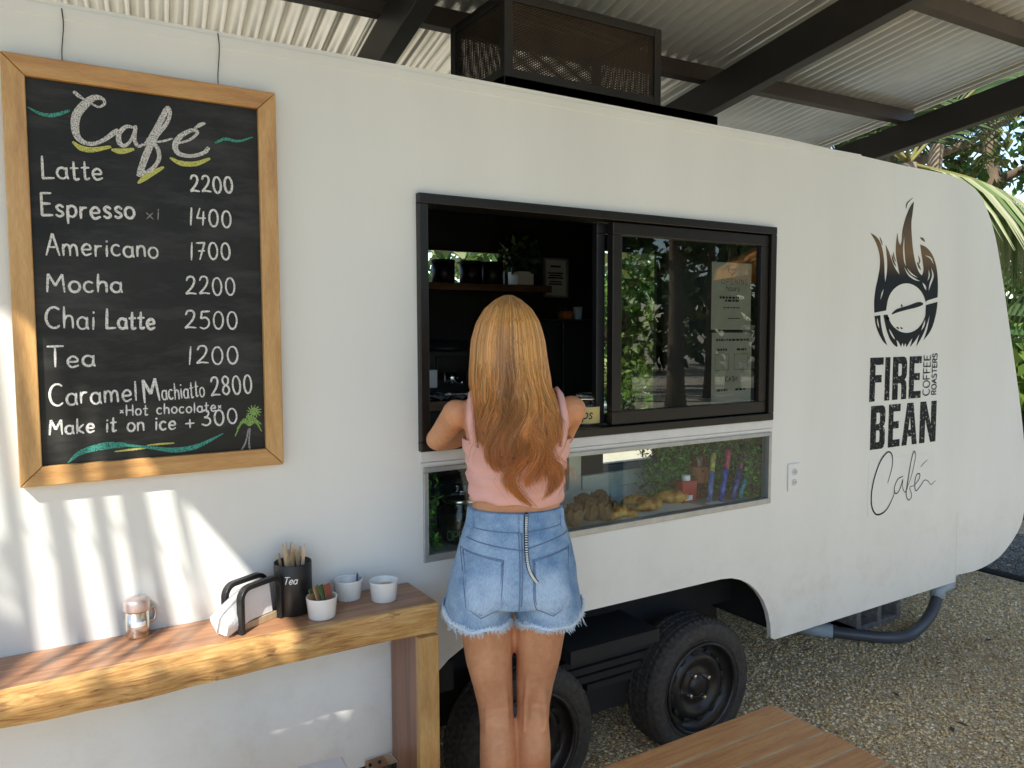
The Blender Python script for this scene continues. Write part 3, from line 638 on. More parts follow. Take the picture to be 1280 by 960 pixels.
# ------------------------------------------------------------------ hand lettering: strokes on a plane
def arcp(cx, cy, rx, ry, a0, a1, n=9): return [(cx+rx*math.cos(R(a)), cy+ry*math.sin(R(a))) for a in np.linspace(a0, a1, n)]
def cn(*p):                               # straight strokes: every inner point is a corner
    o = []
    for q in p: o += [q, q]
    return o[1:-1]
GS = {  # glyph: (width, strokes); cap height 1, x-height .6
 'A': (.62, [cn((0,0),(.32,1),(.60,0)), [(.10,.36),(.50,.38)]]), 'C': (.66, [arcp(.38,.5,.36,.5,55,310,12)]), 'E': (.52, [cn((.48,1),(.04,.98),(.03,.0),(.50,.02)), [(.03,.52),(.42,.53)]]),
 'H': (.62, [[(.04,1),(.03,0)], [(.56,1),(.56,0)], [(.03,.5),(.56,.52)]]), 'L': (.54, [cn((.06,1),(.02,.0),(.52,.03))]), 'M': (.80, [cn((.0,0),(.08,1),(.36,.35),(.68,1),(.74,0))]),
 'T': (.62, [[(0,.97),(.62,1)], [(.30,.98),(.29,0)]]), 'O': (.7, [arcp(.35,.5,.33,.5,90,450,16)]), 'F': (.5, [cn((.48,1),(.04,1),(.04,0)), [(.04,.52),(.4,.52)]]),
 'R': (.56, [[(.04,0),(.04,1)], [(.04,1),(.34,1),(.48,.86),(.46,.62),(.30,.5),(.04,.49)], [(.26,.49),(.52,0)]]), 'S': (.52, [[(.48,.86),(.34,1),(.14,.97),(.06,.78),(.16,.58),(.38,.46),(.48,.26),(.38,.04),(.16,.0),(.03,.14)]]),
 'N': (.6, [cn((.04,0),(.04,1),(.54,0),(.54,1))]), 'P': (.52, [[(.04,0),(.04,1)], [(.04,1),(.34,1),(.48,.86),(.46,.6),(.30,.48),(.04,.47)]]),
 'a': (.52, [arcp(.24,.29,.23,.29,40,330,11), [(.46,.58),(.44,.2),(.50,.0)]]), 'c': (.46, [arcp(.25,.3,.23,.3,50,315,10)]), 'e': (.50, [[(.04,.30),(.42,.33),(.38,.54),(.22,.60),(.05,.42),(.05,.18),(.20,.0),(.46,.10)]]),
 'f': (.4, [[(.40,.92),(.28,1),(.18,.86),(.16,0)], [(.02,.55),(.34,.57)]]), 'h': (.48, [[(.05,1),(.03,0)], [(.04,.38),(.20,.58),(.38,.52),(.42,.28),(.42,0)]]), 'i': (.16, [[(.08,.58),(.07,0)], [(.085,.80),(.08,.86)]]),
 'k': (.46, [[(.04,1),(.03,0)], cn((.40,.60),(.06,.26),(.42,0))]), 'l': (.14, [[(.07,1),(.06,0)]]), 'm': (.74, [[(.03,.58),(.03,0)], [(.03,.38),(.16,.58),(.30,.52),(.34,.3),(.34,0)], [(.34,.36),(.48,.58),(.62,.52),(.66,.28),(.67,0)]]),
 'n': (.46, [[(.03,.58),(.03,0)], [(.03,.38),(.18,.58),(.36,.52),(.40,.28),(.41,0)]]), 'o': (.50, [arcp(.24,.3,.23,.3,90,452,14)]), 'p': (.48, [[(.04,.58),(.02,-.32)], [(.04,.44),(.20,.60),(.40,.50),(.42,.2),(.24,.02),(.04,.12)]]),
 'r': (.36, [[(.04,.58),(.03,0)], [(.04,.36),(.14,.54),(.32,.56)]]), 's': (.40, [[(.36,.50),(.22,.60),(.07,.50),(.14,.34),(.30,.24),(.34,.10),(.18,.0),(.03,.08)]]), 't': (.36, [[(.16,.95),(.14,.12),(.22,.0),(.34,.06)], [(0,.62),(.34,.64)]]),
 'u': (.5, [[(.04,.58),(.05,.16),(.2,.0),(.4,.1),(.44,.58)], [(.44,.58),(.45,0)]]), 'x': (.42, [[(.02,.58),(.38,0)], [(.38,.58),(.02,0)]]), '*': (.34, [[(.04,.30),(.26,.56)], [(.04,.56),(.26,.30)]]), '+': (.5, [[(.02,.4),(.46,.4)], [(.24,.64),(.24,.14)]]),
 '1': (.26, [[(.16,1),(.10,0)]]), '2': (.56, [[(.06,.78),(.16,.98),(.38,.98),(.46,.76),(.34,.42),(.02,.02),(.02,.02),(.24,.06),(.54,.03)]]), '3': (.52, [[(.06,.92),(.28,1),(.42,.82),(.34,.60),(.18,.54),(.18,.54),(.42,.44),(.46,.18),(.28,0),(.03,.10)]]),
 '4': (.52, [cn((.20,1),(.04,.42),(.48,.44)), [(.40,.82),(.34,0)]]), '5': (.52, [cn((.48,1),(.12,.97),(.08,.58))[:-1]+[(.08,.58),(.08,.58),(.30,.64),(.46,.44),(.42,.14),(.22,0),(.03,.08)]]), '7': (.50, [cn((.02,.97),(.46,1),(.16,0)), [(.12,.5),(.42,.52)]]),
 '8': (.52, [[(.44,.86),(.26,1),(.08,.84),(.14,.60),(.38,.42),(.44,.18),(.26,0),(.06,.16),(.12,.42),(.38,.60),(.44,.86)]]), '0': (.56, [arcp(.26,.5,.23,.5,95,457,16)]), 'K': (.56, [[(.04,1),(.03,0)], cn((.48,1),(.06,.45),(.52,0))]), ' ': (.42, []),
}
def write(mb, text, p0, p1, cap, wid, Y, up=None, gap=.14, jit=.02, seed=1, small=None):
    """letters along the line p0 -> p1 (X, Z on the plane), cap height in metres"""
    r = random.Random(seed); p0, p1 = np.array(p0, float), np.array(p1, float)
    adv = sum(GS[c][0]+gap for c in text)-gap; d = (p1-p0)/adv; up = np.array(up if up is not None else (-(p1-p0)[1], (p1-p0)[0]), float); up = up/np.linalg.norm(up)*cap
    x = 0
    for i, c in enumerate(text):
        gw, st = GS[c]; k = 1 if small is None or i == 0 else small; oy = r.uniform(-jit, jit)*2; sl_ = r.uniform(-jit, jit)
        for s in st:
            pts = [p0+d*(x+q[0]+sl_*q[1])+up*(q[1]*k+oy) for q in s]
            # drop duplicated points only where they repeat as corners
            P = spline(pts, 4) if len(pts) > 2 else [pts[0]+(pts[1]-pts[0])*t for t in np.linspace(0, 1, 4)]
            ribbon(mb, P, [wid*r.uniform(.8, 1.1), wid*r.uniform(.95, 1.2), wid*r.uniform(.75, 1.05)], Y)
        x += gw+gap
# vertical words beside FIRE
wd = MB()
def vword(text, x_mid, y_bot, y_top, w_px):
    x0, z0 = Z7((x_mid, y_bot)); x1, z1 = Z7((x_mid, y_top)); xa = Z7((x_mid-w_px/2, 160))[0]; xb = Z7((x_mid+w_px/2, 160))[0]
    write(wd, text, (xb, z0), (xb, z1), xb-xa, .0062, WY-.0016, up=(-1, 0), jit=0, gap=.13)
vword('COFFEE', 409, 268, 58, 34); vword('ROASTERS', 449, 263, 50, 24)
wd.build('vertical_words', M['print'], LT)
fm = MB(); xa, za = Z7((100, 905)); xb, zb = Z7((452, 560)); fm.box((xa, WY-.0012, za), (xb, WY-.0004, zb))
DF2 = fm.build('decal_film', mat('film', (.752, .770, .738), .3, var=.01), TR)
sc_ = MB()
def script(pts, w_):
    ribbon(sc_, [np.array(Z7(p)) for p in spline(pts, 6)], w_, WY-.0022)
script([(205,725),(228,640),(228,580),(205,564),(165,615),(132,710),(120,790),(124,855),(150,890),(195,868),(232,800),(240,760)], [.004, .006, .008, .009, .007, .003])
script([(284,690),(258,705),(240,750),(246,780),(266,762),(284,705),(284,705),(282,745),(294,772),(310,750)], [.004, .006, .004, .003])
script([(305,752),(328,690),(350,590),(343,558),(328,605),(312,700),(301,780),(314,814),(330,790),(320,748),(345,738)], [.003, .004, .006, .005, .003])
script([(345,735),(368,705),(372,678),(356,682),(346,725),(352,765),(376,740),(394,712),(412,712),(432,732),(455,712)], [.004, .006, .004, .0025])
script([(378,640),(395,620),(412,604)], [.004, .002])
sc_.build('script_word', M['vinyl'], TR)['label'] = 'thin flowing script reading Café'

# ------------------------------------------------------------------ chalk menu board
MBX = empty('menu_board', (.27, WY-.02, 1.3), 'tall black chalk menu board in an oak frame listing coffee prices', 'menu board')
bx0, bx1, bz0, bz1 = -.035, .572, 1.288, 2.272
fw, fy0, fy1 = .046, WY-.036, WY-.003
def rail(pts, m):
    mb = MB(); vs = [(p[0], fy0, p[1]) for p in pts]+[(p[0], fy1, p[1]) for p in pts]
    mb.add(vs, [(0,1,2,3),(7,6,5,4),(0,4,5,1),(1,5,6,2),(2,6,7,3),(3,7,4,0)]); mb.build('frame_rail', m, MBX, bevel=.0025)
g_ = .0006
rail([(bx0+g_, bz1), (bx0+fw+g_, bz1-fw), (bx1-fw-g_, bz1-fw), (bx1-g_, bz1)], M['oak'])
rail([(bx0+fw+g_, bz0+fw), (bx0+g_, bz0), (bx1-g_, bz0), (bx1-fw-g_, bz0+fw)], M['oak'])
rail([(bx0, bz1-g_), (bx0, bz0+g_), (bx0+fw, bz0+fw+g_), (bx0+fw, bz1-fw-g_)], M['oak_v'])
rail([(bx1, bz0+g_), (bx1, bz1-g_), (bx1-fw, bz1-fw-g_), (bx1-fw, bz0+fw+g_)], M['oak_v'])
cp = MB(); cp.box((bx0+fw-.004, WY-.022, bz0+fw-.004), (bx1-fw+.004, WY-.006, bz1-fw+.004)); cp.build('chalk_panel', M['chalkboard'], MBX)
CYP = WY-.0226
def BW(x, y): return WX(x, y, CYP)
white = chalk('chalk_white', (.74, .74, .72), .50); white2 = chalk('chalk_soft', (.66, .66, .64), .56); yellow = chalk('chalk_yellow', (.55, .56, .16), .5); teal = chalk('chalk_teal', (.08, .34, .27), .54); greenc = chalk('chalk_green', (.25, .40, .12), .52); faint = chalk('chalk_faint', (.30, .30, .29), .52)
sd = 0; tx = 'chalk_writing'
def line(nm, text, a, b, cap_px, w_=.0062, **k):
    global sd; sd += 1; mb = MB()
    A1, B1 = BW(*a), BW(*b); cap = BW(a[0], a[1]-cap_px)[1]-A1[1]
    write(mb, text, A1, B1, cap, w_*.86, CYP, seed=sd, **k); mb.build(nm, white if nm == 'chalk_writing' else faint, MBX)['label'] = 'chalk writing reading '+text.strip('*')
line(tx, 'Latte', (53,222), (129,225), 27, small=.86); line(tx, 'Espresso', (52,270), (169,274), 28, .0068, small=.86); line(tx, 'Americano', (58,318), (198,322), 27, .0056, small=.86)
line(tx, 'Mocha', (59,364), (153,366), 22, .0064, small=1.0); line(tx, 'Chai', (57,410), (119,411), 26, .0058); line(tx, 'Latte', (133,411), (194,411), 24, .0074, small=.9)
line(tx, 'Tea', (60,458), (119,458), 26, .0062, small=.86); line(tx, 'Caramel', (62,507), (172,501), 27, .0058, small=.9); line(tx, 'M', (181,503), (201,500), 28, .0075); line(tx, 'achiatto', (203,500), (256,495), 20, .0042)
line(tx, '2800', (264,495), (316,490), 23, .0054); line(tx, '*Hot chocolate*', (150,520), (277,514), 13, .0044, gap=.18); line(tx, 'Make it on ice', (62,543), (220,536), 18, .0056); line(tx, '+', (232,537), (244,536), 20, .005); line(tx, '300', (252,533), (298,528), 19, .0052)
line(tx, '2200', (238,239), (292,242), 20, .0062); line(tx, '1400', (236,281), (290,284), 21, .0056); line(tx, '1700', (237,324), (289,325), 21, .0056); line(tx, '2200', (232,368), (295,369), 22, .0056); line(tx, '2500', (231,411), (298,411), 22, .0052); line(tx, '1200', (234,455), (299,454), 22, .0052)
line('chalk_note', 'x1', (183,274), (201,275), 13, .0032)
tt = MB()
def cz(mb, pts, w_, off=(0, 50), s=3.556, k=8): ribbon(mb, [np.array(BW(off[0]+p[0]/s, off[1]+p[1]/s)) for p in spline(pts, k)], w_, CYP-.0003)
cz(tt, [(330,232),(352,250),(380,268)], [.008, .009, .003])
cz(tt, [(408,284),(438,298),(464,284),(456,262),(420,256),(378,285),(340,335),(334,395),(352,440),(400,462),(455,448),(520,403)], [.005, .005, .006, .008, .013, .018, .019, .017, .013, .009, .009, .012])
cz(tt, [(592,388),(560,386),(530,415),(530,455),(553,470),(580,448),(598,400)], [.006, .010, .012, .007, .005]); cz(tt, [(602,385),(598,440),(614,472),(642,462)], [.009, .009, .005])
cz(tt, [(640,468),(676,425),(722,345),(744,302),(756,325),(738,375),(690,430),(652,505),(618,600)], [.005, .012, .014, .010, .008, .009, .013, .016, .014]); cz(tt, [(618,600),(672,575),(706,530),(698,478),(664,442)], [.010, .009, .010, .008]); cz(tt, [(655,440),(710,452),(765,438)], [.006, .005])
cz(tt, [(778,462),(840,445),(878,412),(850,402),(800,430),(778,470),(795,505),(850,516),(905,502),(925,482)], [.005, .006, .008, .010, .014, .013, .009, .009, .011]); cz(tt, [(866,392),(888,378),(910,370)], [.005, .010, .006])
tt.build('chalk_title', white2, MBX)
for p in ([(325,455),(360,480),(410,488),(490,475)], [(498,488),(540,495),(592,486)], [(615,635),(660,602),(725,566)], [(758,525),(805,548),(870,550),(930,528)]): yy = MB(); cz(yy, p, [.006, .013, .012, .007]); yy.build('chalk_underline', yellow, MBX)
for p in ([(460,782),(520,775),(582,769)], [(590,757),(640,752),(696,748)]): yy = MB(); cz(yy, p, [.003, .005, .003], (0, 320), 3.2); yy.build('chalk_underline', yellow, MBX)
te = MB()
cz(te, [(122,298),(180,328),(240,334),(306,314)], [.003, .007, .009, .006]); cz(te, [(958,457),(1000,440),(1060,450),(1122,432)], [.005, .008, .006, .003])
cz(te, [(272,826),(325,785),(420,760),(500,755)], [.003, .012, .018, .012], (0, 320), 3.2); cz(te, [(480,754),(600,766),(700,776),(790,760),(892,710)], [.006, .007, .013, .012, .003], (0, 320), 3.2)
te.build('chalk_wave', teal, MBX)
pm = MB()
cz(pm, [(962,784),(982,745),(994,690)], [.005, .004], (0, 320), 3.2); cz(pm, [(1000,782),(996,745),(1000,690)], [.005, .004], (0, 320), 3.2)
pm.build('chalk_trunk', faint, MBX)
pm = MB()
for t_ in ((940,720),(948,690),(960,668),(1046,700),(1044,672),(1030,662),(985,650),(1010,655)):
    cz(pm, [(998,678), ((998+t_[0])/2, min(678, t_[1])-14), t_], [.005, .006, .003], (0, 320), 3.2)
for k in range(12):
    a = 2*math.pi*k/12; cz(pm, [(1016,622), (1016+15*math.cos(a), 622+13*math.sin(a)), (1016+30*math.cos(a+.15), 622+26*math.sin(a+.15))], [.005, .0045, .002], (0, 320), 3.2)
pm.build('chalk_palm', greenc, MBX)
for px_, tp in ((78, (77, 11)), (273, (272, 42))):
    a = WX(*tp); bt = onY(px_, 78 if px_ < 100 else 108, WY-.012)
    wm = MB(); wm.tube(spline([(a[0], WY-.003, a[1]), (a[0]+.002, WY-.006, a[1]-.04), (bt[0], WY-.010, bz1+.03), (bt[0], WY-.012, bz1-.01)], 5), .0013, 6); wm.build('hanging_wire', M['black_satin'], MBX)

# ------------------------------------------------------------------ wooden wall counter and what stands on it
BZ = .887; BF = 1.953; BE = .945
KC = empty('wall_counter', (0, 2.05, 0), 'narrow live-edge wooden counter fixed along the trailer under the menu board', 'counter')
def live(x0, x1, n=90):
    mb = MB(); vs = []; fs = []; m = 9; r = random.Random(4)
    xs = np.linspace(x0, x1, n)
    for i, x in enumerate(xs):
        wob = .004*math.sin(x*5+1)+.0025*math.sin(x*13)+.0025*math.sin(x*31+2); th = .084+.003*math.sin(x*6.1+.4)
        if x > .75: wob *= (x1-x)/.2; th = .088+(th-.088)*(x1-x)/.2
        y = BF-.015-wob
        for k in range(m):
            t = k/(m-1); bul = .007*math.sin(math.pi*t)*(1 if x < .8 else (x1-x)/.15)
            vs.append((x, y-bul-.0018*math.sin(x*22+t*5)*math.sin(math.pi*t)+(.010*t), BZ-th*t-.0015*(k == 0)))
        vs.append((x, BF+.0, BZ-th)); vs.append((x, BF+.012*math.sin(x*4), BZ+.0008))
    M2 = m+2
    for i in range(n-1):
        for k in range(M2):
            fs.append((i*M2+k, i*M2+(k+1) % M2, (i+1)*M2+(k+1) % M2, (i+1)*M2+k))
    fs.append(tuple((n-1)*M2+k for k in range(M2))); mb.add(vs, fs, smooth=False); return mb
tp = MB()
y = BF
for i, wd_ in enumerate((.063, .067, .0655)):
    tp.box((-1.35, y+.0004, BZ-.085), (BE, min(y+wd_, WY-.002)-.0008, BZ)); y += wd_
tp.build('counter_top', M['heart'], KC, bevel=.0008)
live(-1.35, BE).build('live_edge', M['sap'], KC)
lg = MB(); lg.box((.882, BF-.022, 0), (BE-.002, BF+.004, BZ-.089)); lg.build('leg_edge', M['sap_v'], KC, bevel=.002)
lg = MB()
lg.box((.884, BF+.005, 0), (BE-.004, WY-.012, BZ-.087)); lg.build('leg_panel', M['heart_v'], KC, bevel=.0015)
br = MB(); q = onY(479, 946, 2.145); br.box((.80, WY-.006, .335), (.878, WY-.002, .372)); br.box((.878, WY-.06, .335), (.8835, WY-.002, .372)); br.build('angle_bracket', M['chrome'], KC, bevel=.001)
br = MB()
for x in (.815, .845): br.lathe([(.005, -.0078), (.004, -.0095), (0, -.0095)], (x, WY, .353), 10, 'Y')
br.build('bracket_screw', M['dark_under'], KC)

def on_top(px, py): return onZ(px, py, BZ)
# sugar shaker
p = on_top(174, 799); p[1] += .028
sh = empty('tin_shaker', (p[0], p[1], BZ+.0005), 'small shiny tin shaker with pinkish lid and side handle on the sunny counter', 'shaker')
b = MB(); b.lathe([(0, 0), (.0265, 0), (.028, .002), (.028, .066), (.0, .066)], (0, 0, 0), 32); B0 = b.build('can', M['tin']); B0.parent = sh
b = MB(); b.lathe([(.0, .0662), (.0295, .0662), (.0305, .068), (.0305, .086), (.029, .092), (.022, .0965), (0, .098)], (0, 0, 0), 32); b.build('lid', M['tin_lid']).parent = sh
b = MB(); b.tube(spline([(.024, .012, .058), (.040, .020, .060), (.044, .022, .045), (.040, .020, .028), (.026, .013, .026)], 5), .0035, 8); b.build('handle', M['tin']).parent = sh
b = MB(); vs = []
for k in range(9):
    a = R(-128+k*9); vs += [(.0286*math.cos(a), .0286*math.sin(a), .030), (.0286*math.cos(a), .0286*math.sin(a), .042)]
b.add(vs, [(2*k, 2*k+2, 2*k+3, 2*k+1) for k in range(8)], smooth=True); b.build('label_sticker', M['paper']).parent = sh
# napkin holder and napkins
p0 = on_top(299, 792); p1 = on_top(348, 771)
d_ = (p1-p0); L_ = np.linalg.norm(d_); d_ /= L_; n_ = np.array([-d_[1], d_[0], 0])
nh = empty('napkin_holder', tuple((p0+p1)/2+n_*.02), 'black bent-hoop napkin holder on a wooden base filled with white napkins', 'napkin holder'); nh.location.z = BZ+.0005
def hoop(off):
    mb = MB(); path = [(-L_/2, 0), (-L_/2, .085)]+[(-L_/2+.028-.028*math.cos(a), .085+.028*math.sin(a)) for a in np.linspace(.15, math.pi/2, 6)]+[(L_/2-.028+.028*math.sin(a), .085+.028*math.cos(a)) for a in np.linspace(0, math.pi/2-.15, 6)]+[(L_/2, .085), (L_/2, 0)]
    vs = []; fs = []
    for i, (s_, h_) in enumerate(path):
        a_ = np.array(path[min(i+1, len(path)-1)])-np.array(path[max(i-1, 0)]); a_ = a_/np.linalg.norm(a_); nn = np.array([-a_[1], a_[0]])
        for e_, y_ in ((.006, -.009), (.006, .009), (-.006, .009), (-.006, -.009)):
            q = d_*(s_+nn[0]*e_)+n_*(off+y_); vs.append((q[0], q[1], h_+nn[1]*e_))
    for i in range(len(path)-1):
        for k in range(4): fs.append((i*4+k, i*4+(k+1) % 4, (i+1)*4+(k+1) % 4, (i+1)*4+k))
    fs += [(0, 1, 2, 3), tuple(4*(len(path)-1)+k for k in (3, 2, 1, 0))]
    mb.add(vs, fs); o = mb.build('hoop', M['black_satin'], bevel=.0015); o.parent = nh
hoop(-.028); hoop(.028)
b = MB(); b.obox((0, 0, .009), d_*L_*.46, n_*.020, (0, 0, .0085)); b.build('base', M['birch']).parent = nh
nk = MB(); r = random.Random(9); NS = 14
for i in range(9):
    off = -.016+.0038*i; vs = []; fs = []; fl = r.uniform(.01, .05)
    for a in range(NS+1):
        s_ = -.105+.155*a/NS
        for c in range(6):
            h_ = .020+.082*c/5*(1-.0*a); out = max(0, -s_-.02)
            wv = .010*math.sin(c*.9+i+s_*40)*out*9
            q = d_*(s_-.01*c/5)+n_*(off*(1+out*6)+wv); drop = out*out*9*(.3+fl)
            vs.append((q[0], q[1], max(.002+.001*i, h_-drop-(.03*out*12*(c/5)))))
    for a in range(NS):
        for c in range(5): k = a*6+c; fs.append((k, k+6, k+7, k+1))
    nk.add(vs, fs, smooth=True)
nko = nk.build('napkin_stack', M['napkin']); nko.location = nh.location; tag(nko, 'stack of white paper napkins drooping out of the black hoop holder', 'napkins')
# tea canister with stirrers
p = on_top(359, 755); p[1] = min(p[1]+.05, WY-.062)
tc = empty('tea_canister', (p[0], p[1], BZ+.0005), 'black cylinder canister lettered Tea holding wooden stirrers', 'canister'); CR, CH = .050, .138
b = MB(); b.lathe([(0, 0), (CR-.002, 0), (CR, .002), (CR, CH-.002), (CR-.001, CH), (CR-.003, CH-.002), (CR-.003, .01), (0, .01)], (0, 0, 0), 40); b.build('can', M['black_satin']).parent = tc
def cyl_write(mb, text, a0, h0, size, wdt, rad, ital=.25, seed=2):
    r = random.Random(seed); x = 0
    for c in text:
        gw, st = GS[c]
        for s in st:
            P = spline(s, 5) if len(s) > 2 else [np.array(s[0])+(np.array(s[1])-np.array(s[0]))*t for t in np.linspace(0, 1, 4)]
            t2 = MB(); ribbon(t2, [((x+q[0]+ital*q[1])*size, q[1]*size+h0) for q in P], wdt, 0)
            vs = [((rad+.0004-v[1])*math.sin(a0+v[0]/rad), -(rad+.0004-v[1])*math.cos(a0+v[0]/rad), v[2]) for v in t2.v]; mb.add(vs, t2.f)
        x += gw+.10
b = MB(); cyl_write(b, 'Tea', R(-44), .090, .019, .0026, CR); b.build('lettering', M['paper']).parent = tc
b = MB(); cyl_write(b, 'T', R(-66), .030, .024, .004, CR, 0); b.build('emblem_letter', M['paper']).parent = tc
for i in range(16):
    a = i*2.4; rr = .036*math.sqrt((i+.5)/16); tl = np.array([math.cos(a*1.3)*.10, math.sin(a*1.3)*.06, 1.]); tl /= np.linalg.norm(tl)
    u = np.cross(tl, (math.sin(i), math.cos(i), 0)); u /= np.linalg.norm(u); v = np.cross(tl, u); hh = .165+.012*math.sin(i*1.9)
    c0 = np.array([rr*math.cos(a)*.75, rr*math.sin(a)*.75, .012]); mb = MB(); secs = []
    for t in (0, .9, .97, 1.0): secs.append((c0+tl*hh*t, u*.0045*(1 if t < .95 else .8 if t < .99 else .35), v*.0009))
    mb.loft(secs, 10, smooth=False); o = mb.build('stirrer', M['birch']); o.location = tc.location
    tag(o, 'flat wooden stirrer standing in the black tea canister', 'stirrer', 'wooden stirrers in the tea canister')
# clear bag behind the holder
q = on_top(318, 752); q[1] = WY-.040
bg_ = MB(); vs = []; fs = []; n1, n2 = 16, 12
for i in range(n1+1):
    for j in range(n2):
        a = 2*math.pi*j/n2; h_ = .098*i/n1; cr_ = .052*(1-.25*(i/n1)**2)+.004*math.sin(j*2.3+i*.8)
        vs.append((q[0]+cr_*math.cos(a), q[1]+cr_*.42*math.sin(a)+.003*math.sin(i*1.3+j), BZ+.001+h_+.005*math.sin(j*1.7)*(i/n1)))
for i in range(n1):
    for j in range(n2): fs.append((i*n2+j, i*n2+(j+1) % n2, (i+1)*n2+(j+1) % n2, (i+1)*n2+j))
bg_.add(vs, fs, smooth=True); tag(bg_.build('plastic_bag', M['clear_film']), 'crumpled clear plastic bag standing behind the napkin holder', 'bag')
# ramekins
def ramekin(px, py, label, fillc):
    p = on_top(px, py); p[1] = min(p[1]+.036, WY-.042); rr = .041
    e_ = empty('ramekin', (p[0], p[1], BZ+.0005), label, 'ramekin', 'white ramekins on the counter')
    b = MB(); b.lathe([(0, 0), (rr*.84, 0), (rr*.87, .002), (rr*.985, .050), (rr, .052), (rr, .055), (rr*.985, .0565), (rr*.94, .0555), (rr*.92, .052), (rr*.80, .006), (0, .005)], (0, 0, 0), 44)
    b.build('bowl', M['ceramic']).parent = e_
    return e_
R1 = ramekin(408, 776, 'white ramekin full of brown and green tea sachets', 0)
R2 = ramekin(436, 748, 'white ramekin with a blue packet against its rim, beside the wall', 0)
R3 = ramekin(486, 754, 'white ramekin of pale creamer nearest the counter end', 0)
sach = [mat('sachet_kraft', (.42, .27, .13), .8, var=.2), mat('sachet_green', (.10, .16, .05), .7, var=.3), mat('sachet_red', (.30, .09, .05), .7, var=.2), mat('sachet_blue', (.08, .16, .34), .6, var=.2)]
for i in range(11):
    a = i*.57; ti = -.4+.08*i; mb = MB(); z = .040+.012*(i % 3)
    u = np.array([math.cos(.5+.15*(i % 4)), math.sin(.5+.15*(i % 4)), 0]); v = np.array([-.35*u[1]+.1*math.sin(i), .35*u[0], .9]); v /= np.linalg.norm(v); n3 = np.cross(u, v)
    mb.obox(np.array([-.024+.0048*i, .012*math.sin(i*2.1), z+.004]), u*.013, v*.021, n3*.0011); o = mb.build('tea_sachet', sach[(0, 1, 0, 2, 0, 1, 0, 0, 2, 1, 1)[i]], bevel=.0006); o.location = R1.location
    tag(o, 'small paper tea sachet tucked in the front ramekin', 'sachet', 'tea sachets in the ramekin')
for i in range(3):
    mb = MB(); u = np.array([.3, .95, 0]); v = np.array([.1, 0, 1.]); mb.obox((.022+.006*i, -.006+.008*i, .046), u*.010, v*.020, np.cross(u, v)*.001); o = mb.build('sweetener_packet', sach[3] if i < 2 else M['paper'], bevel=.0005); o.location = R2.location
    tag(o, 'blue and white sweetener packet leaning in the ramekin by the wall', 'packet', 'sweetener packets')
mb = MB()
for i in range(60):
    a = i*2.4; rr = .030*math.sqrt((i+.5)/60); mb.ball((rr*math.cos(a), rr*math.sin(a), .036+.004*math.cos(i)), (.005, .005, .004), 6, 4)
o = mb.build('sugar_lumps', mat('sugar', (.70, .60, .38), .8, var=.2)); o.location = R3.location; tag(o, 'pale golden raw sugar heaped in the end ramekin', 'sugar')

# ------------------------------------------------------------------ stool under the counter, plank bench in front
c = onZ(417, 941, .60); st = empty('stool', (c[0]-.17, c[1]-.17, 0), 'white square stool tucked under the wooden counter', 'stool', rz=R(-6))
b = MB(); b.box((-.17, -.17, .565), (.17, .17, .60)); o = b.build('seat', M['plastic_white'], bevel=.008); o.parent = st
for sx in (-1, 1):
    for sy in (-1, 1): b = MB(); b.bar((sx*.145, sy*.145, .5645), (sx*.165, sy*.165, .0), .035, .035, up=(1, 0, 0)); o = b.build('leg', M['plastic_white'], bevel=.004); o.parent = st
b = MB()
for sx in (-1, 1): b.box((sx*.155-.01, -.14, .20), (sx*.155+.01, .14, .225))
b.build('stretcher', M['plastic_white']).parent = st
pz = .50; cn_ = onZ(965, 880, pz); ce_ = onZ(1115, 960, pz)
bn = empty('plank_bench', (cn_[0]-.8, cn_[1]-.25, 0), 'low wooden plank bench with pale gaps in front of the wheels', 'bench')
pw = (cn_[1]-onZ(1067, 936, pz)[1])/3
for i in range(5):
    b = MB(); y1 = cn_[1]-i*pw; b.box((cn_[0]-1.75, y1-pw+.011, pz-.035), (cn_[0]-.004*math.sin(i*2), y1, pz)); o = b.build('plank', M['deck'], bevel=.003); adopt(o, bn)
b = MB()
for i in range(4): y1 = cn_[1]-(i+1)*pw; b.box((cn_[0]-1.75, y1+.0005, pz-.030), (cn_[0]-.004, y1+.0105, pz-.0025))
o = b.build('joint_filler', M['deck_gap']); adopt(o, bn)
for x in (cn_[0]-.18, cn_[0]-1.6):
    b = MB(); b.box((x-.03, cn_[1]-5*pw+.03, 0), (x+.03, cn_[1]-.03, pz-.0355)); o = b.build('leg', M['deck'], bevel=.003); adopt(o, bn)

# ------------------------------------------------------------------ steel canopy with corrugated sheets
RA = ray(201, 516); RA /= np.linalg.norm(RA); RB = ray(2222, 376); RB /= np.linalg.norm(RB)
RN = np.cross(RB, RA); RN /= np.linalg.norm(RN); RP = np.array([1, WY, 3.15])
def rp(a, b, n=0): return RP+RA*a+RB*b+RN*n
CN = empty('steel_canopy', (1, 2, 0), 'black steel canopy roofed with corrugated galvanised sheets over the trailer', 'canopy')
A0, A1, B0_, B1_ = -3.6, 3.3, -2.05, 4.10
def sheet(b0, b1, lift):
    mb = MB(); per = .0765; nb = int((b1-b0)/per*10); vs = []; fs = []
    for i in range(nb+1):
        b_ = b0+(b1-b0)*i/nb; n_ = .0135*math.cos(2*math.pi*b_/per)+.014+lift
        vs += [rp(A0, b_, n_), rp(A1, b_, n_)]
    for i in range(nb): fs.append((2*i, 2*i+1, 2*i+3, 2*i+2))
    mb.add(vs, fs, smooth=True); o = mb.build('roof_sheet', M['galv']); adopt(o, CN)
bs = [-2.05, -.80, .25, 1.27, 2.30, 3.335, 4.10]
for i in range(6): sheet(bs[i]-(.03 if i else 0), bs[i+1]+.03 if i < 5 else bs[i+1], .004*(i % 2))
